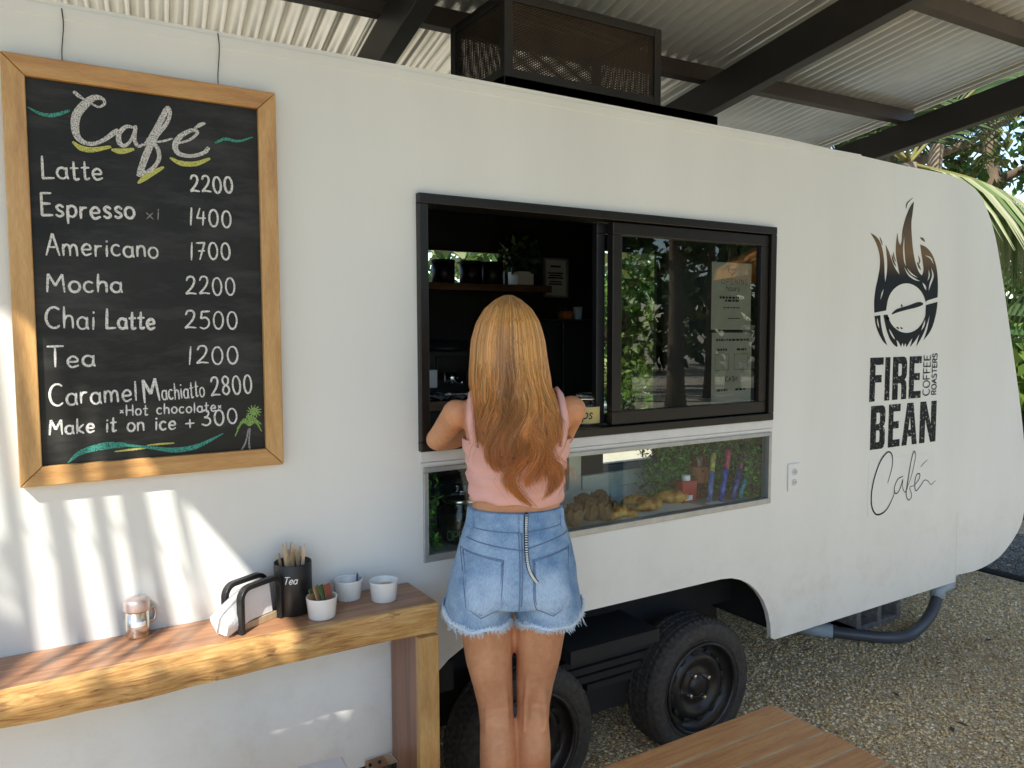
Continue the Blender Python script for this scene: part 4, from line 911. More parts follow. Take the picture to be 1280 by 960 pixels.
def cbeam(p, q, wid, dep, name, m):
    mb = MB(); mb.bar(p, q, wid, dep, up=RN); o = mb.build(name, m, bevel=.004); adopt(o, CN); return o
for a in (-3.15, -2.1, -1.05, 0, 1.05, 2.1, 3.15): cbeam(rp(a, -2.0, -.045), rp(a, 4.02, -.045), .055, .088, 'purlin', M['brown_steel'])
for b_ in (-1.72, .20, 2.085, 3.93): cbeam(rp(-3.5, b_, -.178), rp(3.28, b_, -.178), .075, .172, 'rafter', M['black_steel'])
for b_ in (-1.72, 2.085, 3.93):
    for a in ((-3.4, 3.2) if b_ > -1 else (3.2,)):
        p = rp(a, b_, -.266); mb = MB(); mb.box((p[0]-.05, p[1]-.05, 0), (p[0]+.05, p[1]+.05, p[2])); o = mb.build('post', M['black_steel'], bevel=.005); adopt(o, CN)

# ------------------------------------------------------------------ expanded-mesh cage on the trailer roof
q0 = onY(628, 95, 2.5); q1 = onY(826, 137, 2.5); qt = onY(640, 0, 2.5)
kx0, kx1, ky0, ky1, kz0, kz1 = q0[0]+.01, q1[0], 2.50, 2.93, top_z+.165, qt[2]+.035
KG = empty('mesh_cage', ((kx0+kx1)/2, 2.8, top_z), 'black expanded-metal mesh cage standing on the trailer roof', 'cage')
b = MB(); s_ = .035
for x in (kx0, kx1-s_):
    for y in (ky0, ky1-s_): b.box((x, y, kz0), (x+s_, y+s_, kz1))
for z in (kz0+.0005, kz1-s_-.0005):
    for y in (ky0+.001, ky1-s_-.001): b.box((kx0+s_+.0003, y, z), (kx1-s_-.0003, y+s_, z+s_))
    for x in (kx0+.001, kx1-s_-.001): b.box((x, ky0+s_+.0003, z), (x+s_, ky1-s_-.0003, z+s_))
b.build('cage_frame', M['black_steel'], KG, bevel=.002)
b = MB(); b.box((kx0-.02, ky0-.03, top_z+.085), (kx1+.30, ky0+.05, top_z+.160)); b.box((kx0-.02, ky1-.1, top_z+.085), (kx1+.30, ky1-.03, top_z+.160))
for x in (kx0+.05, kx1-.05):
    for y in (ky0, ky1-.09): b.box((x-.03, y, top_z-.01), (x+.03, y+.04, top_z+.084)); b.build('skid', M['black_steel'], KG, bevel=.003)
M['mesh_steel'] = mat('mesh_steel', (.05, .034, .021), .55, metal=.2, var=.3)
def mesh_panel(o, u, v, lu, lv):
    """diamond mesh: two families of thin slanted strands across a lu x lv panel"""
    mb = MB(); o, u, v = map(np.array, (o, u, v)); n = np.cross(u, v); pitch = .019; sl_ = .55
    for fam in (1, -1):
        k = -int(lv*2.2/pitch)
        while k*pitch < lu+lv*2.2:
            x0 = k*pitch; pts = []
            # line: x = x0 + fam*sl*y, clipped to the panel
            ya, yb = 0.0, lv
            sl2 = fam*1.9
            lo = max(ya, min((0-x0)/sl2, (lu-x0)/sl2)); hi = min(yb, max((0-x0)/sl2, (lu-x0)/sl2))
            if hi-lo > .004:
                p = o+u*(x0+sl2*lo)+v*lo+n*.0008*fam; q = o+u*(x0+sl2*hi)+v*hi+n*.0008*fam
                d = (q-p)/np.linalg.norm(q-p); sd = np.cross(d, n)
                mb.add([p-sd*.0020, q-sd*.0020, q+sd*.0020, p+sd*.0020, p-sd*.0020+n*.0012, q-sd*.0020+n*.0012, q+sd*.0020+n*.0012, p+sd*.0020+n*.0012], [(0,1,2,3),(7,6,5,4),(0,4,5,1),(2,6,7,3)])
            k += 1
    mb.build('mesh_panel', M['mesh_steel'], KG)
X_, Y_, Z_ = np.eye(3)
mesh_panel((kx0, ky0+.012, kz0), X_, Z_, kx1-kx0, kz1-kz0); mesh_panel((kx0, ky1-.012, kz0), X_, Z_, kx1-kx0, kz1-kz0)
mesh_panel((kx0+.012, ky0, kz0), Y_, Z_, ky1-ky0, kz1-kz0); mesh_panel((kx1-.012, ky0, kz0), Y_, Z_, ky1-ky0, kz1-kz0); mesh_panel((kx0, ky0, kz1-.012), X_, Y_, kx1-kx0, ky1-ky0)

# ------------------------------------------------------------------ inside the trailer
iy = 3.93; sz = onY(600, 357, iy)[2]; sx1 = onY(690, 357, iy)[0]
b = MB(); b.box((1.0, iy, sz-.028), (sx1, FY-.032, sz+.012)); b.build('wall_shelf', M['shelf_wood'], TR, bevel=.003)
for i, (xa, xb) in enumerate(((541, 567), (576, 601), (603, 627))):
    a, b_ = onY(xa, 340, iy+.08), onY(xb, 340, iy+.08); rr = (b_[0]-a[0])/2; hh = onY(560, 325, iy+.08)[2]-sz-.012
    e_ = empty('coffee_canister', ((a[0]+b_[0])/2, iy+.08, sz+.0125), ('black canister on the dark shelf, leftmost of the three by the rear window', 'black canister on the dark shelf, middle one of the three by the rear window', 'black canister on the dark shelf, rightmost of the three by the rear window')[i], 'canister', 'black canisters on the shelf')
    m_ = MB(); m_.lathe([(0, 0), (rr, 0), (rr, hh*.86), (0, hh*.86)], (0, 0, 0), 28); m_.build('can', M['black_satin']).parent = e_
    m_ = MB(); m_.lathe([(rr*1.03, hh*.861), (rr*1.03, hh*.97), (rr*.9, hh), (0, hh)], (0, 0, 0), 28); m_.build('lid', M['black_matte']).parent = e_
a, b_ = onY(641, 348, iy+.05), onY(661, 348, iy+.05); pot = empty('potted_plant', ((a[0]+b_[0])/2, iy+.05, sz+.0125), 'white square pot with a dark leafy plant on the back shelf', 'plant')
wd_ = b_[0]-a[0]; m_ = MB(); hh = onY(650, 340, iy+.05)[2]-sz-.012; m_.box((-wd_/2, -wd_/2, 0), (wd_/2, wd_/2, hh)); m_.build('pot', M['ceramic'], bevel=.004).parent = pot
def leafblob(mb, n, ext, size, pal, r, c=(0, 0, 0), droop=.3):
    for i in range(n):
        d = r.normal(0, 1, 3); d /= np.linalg.norm(d); p = np.array(c)+d*np.array(ext)*r.uniform(.3, 1)**.6
        t = r.normal(0, 1, 3)+np.array([0, 0, -droop]); t /= np.linalg.norm(t); s = np.cross(t, r.normal(0, 1, 3)); s /= np.linalg.norm(s)
        L_ = size*r.uniform(.6, 1.3); W_ = L_*.32; nn = np.cross(t, s)*L_*.12
        col = tuple(np.array(pal[r.integers(len(pal))])*r.uniform(.7, 1.25))
        mb.add([p, p+t*L_*.5+s*W_+nn, p+t*L_, p+t*L_*.5-s*W_+nn], [(0, 1, 2, 3)], col=col)
M['leaf'] = tinted('leaf', .5, .4, trans=.3); M['leaf_plastic'] = tinted('leaf_plastic', .55, .3)
GREEN = [(.035, .085, .018), (.05, .12, .025), (.07, .15, .03), (.025, .06, .015)]
m_ = MB(); leafblob(m_, 160, (.13, .1, .10), .07, GREEN, rng, (0, 0, hh+.10)); m_.build('leaves', M['leaf_plastic'], attr=True).parent = pot
a, b_ = onY(680, 322, FY-.05), onY(710, 372, FY-.05)
nf = empty('framed_notice', ((a[0]+b_[0])/2, FY-.04, b_[2]), 'pale framed notice hanging on the dark back wall', 'notice')
m_ = MB(); frame_rails(m_, a[0], b_[0], b_[2], a[2], .012, FY-.055, FY-.032); o = m_.build('frame', M['grey_alu']); adopt(o, nf)
m_ = MB(); m_.box((a[0]+.01, FY-.044, b_[2]+.01), (b_[0]-.01, FY-.034, a[2]-.01)); o = m_.build('sheet', M['paper']); adopt(o, nf)
m_ = MB(); xc = (a[0]+b_[0])/2
for k, (w_, z_) in enumerate(((.04, .80), (.06, .62), (.05, .56), (.06, .50), (.045, .40), (.05, .34))): zz = b_[2]+(a[2]-b_[2])*z_; m_.box((xc-w_, FY-.0455, zz-.004*(2 if k == 0 else 1)), (xc+w_, FY-.0445, zz+.004))
o = m_.build('print', M['ink']); adopt(o, nf)
# fridge
fyf = 3.42; f0 = onY(676, 402, fyf)[0]; f1 = DX0+.02; fzt = onY(720, 400, fyf)[2]
fr = empty('fridge', ((f0+f1)/2, fyf+.25, .73), 'black two-door fridge with a silver edge strip inside the trailer', 'fridge'); xm = onY(702, 420, fyf)[0]
f1 = onY(756, 402, fyf)[0]
m_ = MB(); m_.box((f0, fyf+.03, .735), (f1, FY-.10, fzt)); o = m_.build('cabinet', M['black_satin'], bevel=.004); adopt(o, fr)
for xa, xb in ((f0+.004, xm-.004), (xm+.008, f1-.004)): m_ = MB(); m_.box((xa, fyf, .78), (xb, fyf+.028, fzt-.006)); o = m_.build('door', M['black_satin'], bevel=.006); adopt(o, fr)
m_ = MB(); m_.box((xm-.002, fyf-.006, .80), (xm+.006, fyf+.004, fzt-.01)); m_.box((f0, fyf+.01, fzt-.004), (f1, fyf+.03, fzt+.004)); o = m_.build('edge_strip', M['chrome']); adopt(o, fr)
q = onY(707, 395, fyf+.12); m_ = MB()
for k in range(8): a = k*math.pi/4; m_.ball((.022*math.cos(a), .022*math.sin(a), .026), (.026, .026, .026), 8, 6)
m_.tube([(0, 0, .045), (.004, 0, .068)], .004, 6); o = m_.build('pumpkin', mat('pumpkin', (.35, .10, .02), .5)); o.location = (q[0], q[1], fzt+.0005); tag(o, 'small orange pumpkin ornament on top of the fridge', 'pumpkin')
q = onY(722, 396, fyf+.12); m_ = MB(); m_.lathe([(0, 0), (.020, 0), (.026, .07), (.0245, .07), (.019, .004), (0, .004)], (0, 0, 0), 20); o = m_.build('cup', mat('blue_cup', (.35, .42, .55), .3)); o.location = (q[0], q[1], fzt+.0045); tag(o, 'pale blue cup beside the pumpkin on the fridge', 'cup')
# rear work counter with coffee machine, cloth, socket
wy = 3.25; wz = onY(555, 500, wy)[2]
m_ = MB(); m_.box((.4, wy, wz-.05), (2.2, FY-.04, wz-.006)); m_.build('work_counter', M['shelf_wood'], TR, bevel=.003)
m_ = MB(); m_.box((.4, wy+.05, .735), (2.2, FY-.04, wz-.052)); m_.build('counter_cabinet', M['black_lining'], TR)
em = empty('coffee_machine', (1.75, wy+.35, wz), 'black espresso machine with a steel front panel on the rear counter', 'coffee machine')
xa = onY(535, 440, wy+.2)[0]; xb = onY(605, 440, wy+.2)[0]; zt = onY(560, 425, wy+.2)[2]
m_ = MB(); m_.box((xa, wy+.22, wz), (xb, wy+.6, zt-.05)); m_.loft([((( xa+xb)/2, wy+.4, zt-.05), ((xb-xa)/2, 0, 0), (0, .18, 0)), (((xa+xb)/2, wy+.4, zt), ((xb-xa)/2.3, 0, 0), (0, .15, 0))], 24); o = m_.build('body', M['black_satin'], bevel=.01); adopt(o, em)
m_ = MB(); m_.box((xa+.05, wy+.205, wz+.08), (xb-.05, wy+.219, zt-.08)); o = m_.build('front_panel', M['bronze_alu'], bevel=.003); adopt(o, em)
for k in (.3, .7):
    m_ = MB(); x = xa+(xb-xa)*k; m_.lathe([(0, .12), (.036, .12), (.036, .07), (.02, .06), (0, .06)], (x, wy+.14, wz), 20); m_.tube([(x, wy+.14, wz+.085), (x, wy+.02, wz+.075)], .012, 10); o = m_.build('portafilter', M['chrome']); adopt(o, em)
m_ = MB(); m_.box((xa+.02, wy+.06, wz-.004), (xb-.02, wy+.21, wz+.025)); o = m_.build('drip_tray', M['chrome'], bevel=.003); adopt(o, em)
def cloth_mat():
    m, t, b, L = nodes('patterned_cloth'); b.inputs['Roughness'].default_value = .9
    tc_ = t.nodes.new('ShaderNodeTexCoord'); v = t.nodes.new('ShaderNodeTexVoronoi'); v.inputs['Scale'].default_value = 22; L.new(tc_.outputs['Object'], v.inputs['Vector'])
    cr = t.nodes.new('ShaderNodeValToRGB'); cr.color_ramp.interpolation = 'CONSTANT'; e = cr.color_ramp.elements; e[0].color = (.03, .03, .03, 1); e[1].position = .38; e[1].color = (.62, .60, .56, 1); L.new(v.outputs['Distance'], cr.inputs[0]); L.new(cr.outputs[0], b.inputs['Base Color']); return m
m_ = MB(); xa = onY(524, 492, wy)[0]; xb = onY(592, 492, wy)[0]; vs = []; fs = []
for i in range(25):
    for j in range(9): vs.append((xa+(xb-xa)*i/24, wy-.01+.19*j/8, wz-.003+.010*abs(math.sin(i*.7+j*.9))+.004*math.sin(i*1.9)+.004))
for i in range(24):
    for j in range(8): k = i*9+j; fs.append((k, k+9, k+10, k+1))
m_.add(vs, fs, smooth=True); o = m_.build('tea_towel', cloth_mat()); tag(o, 'black and white patterned towel laid along the rear counter edge', 'towel')
m_ = MB(); a = onY(531, 485, wy+.2); b_ = onY(545, 462, wy+.2); m_.box((a[0], wy+.185, a[2]), (b_[0], wy+.2, b_[2])); m_.build('switch_plate', M['plastic_white'], TR, bevel=.003)
# tips jar on the near counter
jy = WY+.105; jq0 = onY(704, 530, jy); jq1 = onY(749, 530, jy); jz = wz0-.0055; jh = onY(720, 492, jy)[2]-jz; rr = (jq1[0]-jq0[0])/2*.94
tj = empty('tips_jar', ((jq0[0]+jq1[0])/2, jy, jz), 'glass clip-top jar labelled Tips holding cash on the serving counter', 'jar')
m_ = MB(); m_.lathe([(0, 0), (rr*.95, 0), (rr, .006), (rr, jh*.78), (rr*.86, jh*.86), (rr*.86, jh*.9)], (0, 0, 0), 36); m_.build('body', M['jar_glass']).parent = tj
m_ = MB(); m_.lathe([(rr*.90, jh*.905), (rr*.92, jh*.93), (rr*.88, jh), (0, jh*1.02)], (0, 0, 0), 36); m_.build('lid', M['jar_glass']).parent = tj
m_ = MB(); m_.tube([(rr*.90*math.cos(a_), rr*.90*math.sin(a_), jh*.89) for a_ in np.linspace(0, 6.283, 40)], .0022, 6, cap=False); m_.tube([(rr*.9, 0, jh*.89), (rr*1.12, -.01, jh*.85), (rr*1.10, -.01, jh*.55), (rr*1.02, 0, jh*.60)], .002, 6); m_.tube([(rr*.9, 0, jh*.89), (rr*1.08, -.02, jh*.98), (rr*.5, -.02, jh*1.03)], .002, 6); m_.build('wire_clip', M['chrome']).parent = tj
m_ = MB(); vs = []
for k in range(11):
    a_ = R(-158+k*8.8); vs += [((rr+.0012)*math.cos(a_), (rr+.0012)*math.sin(a_), jh*.30), ((rr+.0012)*math.cos(a_), (rr+.0012)*math.sin(a_), jh*.70)]
m_.add(vs, [(2*k, 2*k+2, 2*k+3, 2*k+1) for k in range(10)], smooth=True); LB = m_.build('label_sticker', mat('kraft_label', (.62, .50, .20), .8)); LB.parent = tj
m_ = MB(); cyl_write(m_, 'Tips', R(-58), jh*.42, .034, .0042, rr+.0014, .2); m_.build('lettering', M['ink']).parent = LB
bl = [mat('note_green', (.12, .16, .08), .8, var=.3), mat('note_red', (.32, .08, .06), .8, var=.3), mat('note_tan', (.35, .27, .12), .8, var=.3)]
for i in range(6):
    m_ = MB(); a_ = i*1.05; u = np.array([math.cos(a_), math.sin(a_), .2]); v = np.array([-.3*math.sin(a_), .3*math.cos(a_), .9]); o_ = MB(); vs = []; fs = []
    for a1_ in range(5):
        for b1_ in range(4): vs.append(np.array([.02*math.cos(i*2), .02*math.sin(i*2), jh*(.22+.06*i)])+u*(a1_/4-.5)*.06+v*(b1_/3-.5)*.04+np.array([.006*math.sin(a1_*1.6+i), .006*math.cos(b1_*2+i), 0]))
    for a1_ in range(4):
        for b1_ in range(3): k = a1_*4+b1_; fs.append((k, k+4, k+5, k+1))
    m_.add(vs, fs, smooth=True); o = m_.build('banknote', bl[i % 3]); o.location = tj.location; tag(o, 'crumpled banknote inside the glass tips jar', 'banknote', 'banknotes in the tips jar')
# notices taped inside the fixed pane
NY = WY+.0125
def notice(pxs, label, rows, heart=False):
    (x0, z1), (x1, z0) = WX(*pxs[0], NY), WX(*pxs[1], NY)
    m_ = MB(); m_.box((x0, NY, z0), (x1, NY+.0008, z1)); o = m_.build('window_notice', M['paper']); tag(o, label, 'notice')
    return o, x0, x1, z0, z1
cap_ = lambda z0, z1, t: z1-(z1-z0)*t
for kind in (0, 1):
    if kind == 0: o, x0, x1, z0, z1 = notice(((890, 327), (938, 412)), 'white opening hours notice with a heart, upper sheet taped inside the window', 8, True)
    else: o, x0, x1, z0, z1 = notice(((890, 416), (938, 503)), 'white payment notice reading CASH, lower sheet taped inside the window', 8)
    pr = MB(); W_ = x1-x0; Hh = z1-z0; X = lambda t: x0+W_*t; Zt = lambda t: z1-Hh*t
    if kind == 0:
        for sgn in (-1, 1): ribbon(pr, spline([(X(.5), Zt(.185)), (X(.5+sgn*.09), Zt(.13)), (X(.5+sgn*.075), Zt(.095)), (X(.5+sgn*.03), Zt(.095)), (X(.5), Zt(.118))], 5), .0018, NY-.0006)
        def caps(text, xa, xb, zt, capt, wd_): write(pr, text, (X(xa), Zt(zt)), (X(xb), Zt(zt)), capt, wd_, NY-.0006, jit=0)
        for ch, xx in zip('OPEN', (.24, .36, .47, .58)): caps(ch, xx, xx+.075, .32, .020, .0018)
        # G drawn as an open C with a bar; I as a stem
        caps('I', .665, .675, .32, .020, .0018) if 'I' in GS else pr.box((X(.69), NY-.0008, Zt(.32)), (X(.70), NY-.0006, Zt(.32)+.020))
        caps('N', .73, .80, .32, .020, .0018); caps('C', .83, .90, .32, .020, .0018); pr.box((X(.87), NY-.0009, Zt(.295)), (X(.90), NY-.0006, Zt(.287)))
        caps('hours', .36, .70, .42, .022, .002)
        rows = ((.20, .82, .52, 2), (.34, .68, .565, 2), (.30, .72, .67, 1), (.42, .72, .83, 1))
    else:
        write(pr, 'CASH', (X(.34), Zt(.62+.06)), (X(.64), Zt(.68)), .018, .0026, NY-.0006, jit=0); write(pr, '*', (X(.22), Zt(.68)), (X(.27), Zt(.68)), .02, .0016, NY-.0006, jit=0); write(pr, '*', (X(.71), Zt(.68)), (X(.76), Zt(.68)), .02, .0016, NY-.0006, jit=0)
        for xa in (.08, .56):
            for (a_, b_) in (((xa, .30), (xa+.34, .30)), ((xa+.34, .30), (xa+.34, .52)), ((xa+.34, .52), (xa, .52)), ((xa, .52), (xa, .30))): ribbon(pr, [(X(a_[0]), Zt(a_[1])), (X(b_[0]), Zt(b_[1]))], .0022, NY-.0006)
        rows = ((.10, .92, .10, 2), (.14, .38, .235, 2), (.62, .86, .235, 2), (.14, .40, .80, 2), (.60, .86, .80, 2))
    r_ = random.Random(3+kind)
    for xa, xb, zt, wgt in rows:                                  # words too small to read: short ink dashes
        x = xa
        while x < xb:
            wl = r_.uniform(.03, .09); pr.box((X(x), NY-.0009, Zt(zt)-.0020*wgt), (X(min(x+wl, xb)), NY-.0004, Zt(zt)+.0020*wgt)); x += wl+.022
    P_ = pr.build('print', M['ink']); adopt(P_, o)

# ------------------------------------------------------------------ in the display case
def hedge(name, x0, x1, y0, y1, z0, z1, n, label):
    m_ = MB(); pal = [(.06, .20, .02), (.10, .30, .03), (.15, .38, .04), (.04, .12, .015)]
    for i in range(n):
        p = np.array([rng.uniform(x0, x1), rng.uniform(y0, y1), rng.uniform(z0, z1)])
        for k in range(3):
            t = rng.normal(0, 1, 3)+np.array([0, -.6, .2]); t /= np.linalg.norm(t); s = np.cross(t, rng.normal(0, 1, 3)); s /= np.linalg.norm(s); L_ = .022*rng.uniform(.6, 1.3)
            m_.add([p, p+t*L_*.5+s*L_*.2, p+t*L_, p+t*L_*.5-s*L_*.2], [(0, 1, 2, 3)], col=tuple(np.array(pal[rng.integers(4)])*rng.uniform(.7, 1.3)))
    o = m_.build(name, M['leaf_plastic'], attr=True); tag(o, label, 'foliage panel'); return o
hx = onY(880, 600, WY+.30)[0]
hedge('artificial_hedge', 2.15, DIS[1]+.03, WY+.17, WY+.36, CZ+.002, DIS[3]+.02, 1300, 'green artificial leaf panel behind the candy tubes in the display window')
hedge('artificial_hedge', DIS[1]-.022, DIS[1]+.03, WY+.05, WY+.19, CZ+.002, DIS[3]+.02, 300, 'green artificial leaf panel closing the right end of the display window')
hedge('artificial_hedge', DIS[0]-.03, DIS[0]+.075, WY+.035, WY+.22, CZ+.002, DIS[3]+.01, 520, 'green artificial leaf panel at the left end of the display window')
def cookie_jar(px, py_b, py_t, hw, y, label, word=False, onz=None):
    q = onY(px, py_b, y); zb = onz if onz is not None else CZ+.0005; zt = onY(px, py_t, y)[2]; rr = abs(onY(px+hw, py_b, y)[0]-q[0]); hh = zt-zb
    e_ = empty('cookie_jar', (q[0], y, zb), label, 'jar', 'glass jars in the display window')
    m_ = MB(); m_.lathe([(0, 0), (rr*.9, 0), (rr, .01), (rr, hh*.62), (rr*.8, hh*.74), (rr*.8, hh*.78)], (0, 0, 0), 36); m_.build('body', M['jar_glass']).parent = e_
    m_ = MB(); m_.lathe([(0, .004), (rr*.88, .004), (rr*.9, hh*.45), (0, hh*.5)], (0, 0, 0), 24); m_.build('contents', mat('biscuits', (.05, .035, .02), .8, var=.4, scale=60)).parent = e_
    m_ = MB(); m_.lathe([(rr*.85, hh*.785), (rr*.88, hh*.80), (rr*.86, hh*.86), (rr*.4, hh*.93), (0, hh*.94)], (0, 0, 0), 36); m_.lathe([(.004, hh*.94), (.012, hh*.96), (.012, hh*.985), (0, hh)], (0, 0, 0), 16); m_.build('lid', M['chrome'] if word else M['black_satin']).parent = e_
    if word:
        m_ = MB(); cyl_write(m_, 'OPEN', R(-66), hh*.10, .030, .003, rr+.001, 0); m_.build('lettering', mat('label_green', (.25, .36, .2), .8)).parent = e_
    return e_
cookie_jar(577, 690, 612, 24, WY+.15, 'glass jar with a steel lid and OPEN lettering, left in the display window', True)
cookie_jar(573, 640, 585, 26, WY+.30, 'glass jar with a black lid at the back left of the display window', False)
tz = CZ
ty = MB(); xa = onY(762, 660, WY+.14)[0]; xb = onY(862, 630, WY+.14)[0]
ty.box((xa, WY+.05, CZ+.0005), (xb, WY+.26, CZ+.006)); tag(ty.build('serving_tray', M['paper'], bevel=.002), 'white tray under the croissants in the display window', 'tray')
def crust():
    m, t, b, L = nodes('crust'); b.inputs['Roughness'].default_value = .45
    tc_ = t.nodes.new('ShaderNodeTexCoord'); n = t.nodes.new('ShaderNodeTexNoise'); n.inputs['Scale'].default_value = 28; n.inputs['Detail'].default_value = 6; L.new(tc_.outputs['Object'], n.inputs['Vector'])
    cr = t.nodes.new('ShaderNodeValToRGB'); e = cr.color_ramp.elements; e[0].position = .35; e[0].color = (.26, .07, .012, 1); e[1].position = .62; e[1].color = (.80, .46, .10, 1); L.new(n.outputs['Fac'], cr.inputs[0]); L.new(cr.outputs[0], b.inputs['Base Color']); return m
M['crust'] = crust()
def croissant(px, py, y, size, rot, label, group=None):
    mb = MB(); n = 40; secs = []
    for i in range(n+1):
        t = i/n*2-1; a = t*1.25; c = np.array([math.sin(a)*size, (1-math.cos(a))*size*.9, 0]); r_ = size*.42*(1-abs(t)**2.2)**.7+size*.05
        r_ *= 1+.09*abs(math.sin(t*11)); tn = np.array([math.cos(a), math.sin(a)*.9, 0]); tn /= np.linalg.norm(tn); nn = np.array([-tn[1], tn[0], 0])
        secs.append((c+np.array([0, 0, r_*.72]), nn*r_, np.array([0, 0, r_*.78])))
    mb.loft(secs, 18); o = mb.build('croissant', M['crust']); q = onY(px, py, y); o.location = (q[0], y, CZ+.0065); o.rotation_euler.z = rot
    tag(o, label, 'croissant', group); return o
croissant(775, 655, WY+.10, .058, R(175), 'golden croissant lying nearest the paper pastry cups in the display')
croissant(815, 640, WY+.12, .062, R(10), 'pale golden croissant in the middle of the display tray')
croissant(842, 632, WY+.17, .075, R(-20), 'large golden croissant beside the red tin in the display')
croissant(797, 645, WY+.21, .058, R(100), 'dark croissant at the back of the display tray')
pc = [mat('pastry', (.13, .065, .028), .8, var=.4, scale=40, bump=.5, bscale=80), mat('pastry_paper', (.20, .12, .055), .85, var=.25, scale=50)]
for i, (px, yy_) in enumerate(((718, .10), (738, .14), (757, .11), (730, .22), (750, .24))):
    q = onY(px, 660, WY+yy_); e_ = empty('muffin', (q[0], WY+yy_, CZ+.001), 'brown muffin in a crumpled paper cup in the display window', 'muffin', 'muffins in the display window')
    mb = MB(); n = 20; vs = []; fs = []
    for j, (r_, h_) in enumerate(((.022, 0), (.030, .022), (.037, .050), (.040, .062))):
        for k in range(n): a = 2*math.pi*k/n; rr = r_*(1+(.10 if k % 2 else -.04)*(j/3)); vs.append((rr*math.cos(a), rr*math.sin(a), h_+(.012*math.sin(k*2.7+i) if j == 3 else 0)))
    for j in range(3):
        for k in range(n): fs.append((j*n+k, j*n+(k+1) % n, (j+1)*n+(k+1) % n, (j+1)*n+k))
    fs.append(tuple(range(n-1, -1, -1))); mb.add(vs, fs); mb.build('paper_cup', pc[1]).parent = e_
    mb = MB()
    for k in range(12): a = k*2.4+i; rr = .020*math.sqrt(k/12); mb.ball((rr*math.cos(a), rr*math.sin(a), .058+.014*(1-k/12)), (.015, .015, .012), 8, 6)
    mb.build('crown', pc[0]).parent = e_
red = mat('red_label', (.42, .03, .03), .35, var=.1); amber = mat('amber', (.10, .02, .008), .12, var=.2); 
q = onY(857, 630, WY+.16); e_ = empty('red_tin', (q[0], WY+.16, CZ+.0065), 'red tin with a white label patch beside the croissants', 'tin'); 
mb = MB(); mb.box((-.040, -.025, 0), (.040, .025, .088)); mb.build('box', red, bevel=.006).parent = e_
mb = MB(); mb.box((-.026, -.0262, .010), (.014, -.0254, .030)); mb.build('label_patch', M['paper']).parent = e_
mb = MB(); mb.lathe([(.018, .0885), (.018, .106), (.015, .110), (0, .110)], (0, 0, 0), 20); mb.build('cap', M['plastic_white']).parent = e_
q = onY(872, 625, WY+.22); e_ = empty('syrup_bottle', (q[0], WY+.22, CZ+.0065), 'dark amber syrup bottle behind the red tin', 'bottle')
mb = MB(); mb.lathe([(0, 0), (.040, 0), (.042, .005), (.042, .15), (.036, .175), (.016, .20), (.014, .235), (0, .235)], (0, 0, 0), 28); mb.build('body', amber).parent = e_
mb = MB(); mb.lathe([(.0425, .06), (.0428, .061), (.0428, .125), (.0425, .126)], (0, 0, 0), 28); mb.build('label_band', mat('bottle_label', (.35, .10, .03), .6)).parent = e_
mb = MB(); mb.lathe([(.017, .236), (.017, .26), (0, .262)], (0, 0, 0), 20); mb.build('cap', M['plastic_white']).parent = e_
tubes = [((886, 628), (892, 566), (.10, .16, .42), (.42, .40, .10), 'blue and yellow candy tube leaning in the display, leftmost of the tubes'), ((901, 622), (911, 562), (.06, .10, .45), (.45, .05, .10), 'blue and crimson candy tube leaning in the display window'), ((915, 625), (931, 565), (.05, .08, .30), (.20, .05, .12), 'navy and dark red candy tube crossing behind the green one'), ((924, 622), (941, 571), (.03, .25, .30), (.12, .40, .10), 'teal and green candy tube leaning rightmost in the display')]
for (pa, pb, c1, c2, lb) in tubes:
    a = onY(*pa, WY+.10); b_ = onY(*pb, WY+.15); a[2] = CZ+.004; e_ = empty('candy_tube', tuple(a), lb, 'candy tube', 'candy tubes leaning in the display'); d = b_-a
    mb = MB(); mb.tube([(0, 0, 0), tuple(d*.62)], .0115, 14, smooth=True); mb.build('sleeve', mat('tube_a', c1, .3, var=.7, scale=55)).parent = e_
    mb = MB(); mb.tube([tuple(d*.6205), tuple(d*.95), tuple(d)], [.0112, .0112, .007], 14); mb.build('upper_wrap', mat('tube_b', c2, .3, var=.6, scale=55)).parent = e_
mb = MB(); q = onY(895, 640, WY+.07); mb.obox((q[0], WY+.075, CZ+.006), (.035, 0, 0), (0, .022, 0), (0, 0, .003)); tag(mb.build('price_card', M['paper']), 'small white price card lying before the candy tubes', 'card')

# ------------------------------------------------------------------ the woman at the window
PA = R(27); PU = np.array([math.cos(PA), -math.sin(PA), 0]); PV = np.array([math.sin(PA), math.cos(PA), 0]); PO = np.array([1.14, 1.85, 0])
PE = empty('person', tuple(PO), 'woman with long golden hair, pink crop top and denim shorts leaning at the serving window', 'person', rz=-PA)
# local frame: x to her right, y where she faces, z up
def L3(u, v, z): return np.array([u, v, z], float)
def ring(u, v, z, hu, hv, tilt=0): return (L3(u, v, z), np.array([hu, 0, 0.]), np.array([0, hv, tilt*hv]))
BV = .03
torso = [ring(.006, BV-.005, .885, .130, .080), ring(.006, BV-.01, .90, .150, .105), ring(.006, BV-.012, .93, .168, .118), ring(.006, BV-.004, 1.02, .152, .108), ring(.008, BV, 1.10, .132, .095), ring(.010, BV, 1.17, .123, .088),
         ring(.010, BV, 1.25, .130, .095), ring(.012, BV, 1.33, .142, .104), ring(.012, BV+.005, 1.40, .152, .098), ring(.010, BV+.012, 1.445, .150, .080), ring(.006, BV+.018, 1.475, .105, .062), ring(.004, BV+.024, 1.50, .062, .055), ring(.002, BV+.034, 1.54, .050, .053), ring(.0, BV+.04, 1.60, .050, .055)]
bd = MB(); bd.loft(torso, 36)
HC = L3(-.004, BV+.045, 1.632)                                     # head centre
hd = []
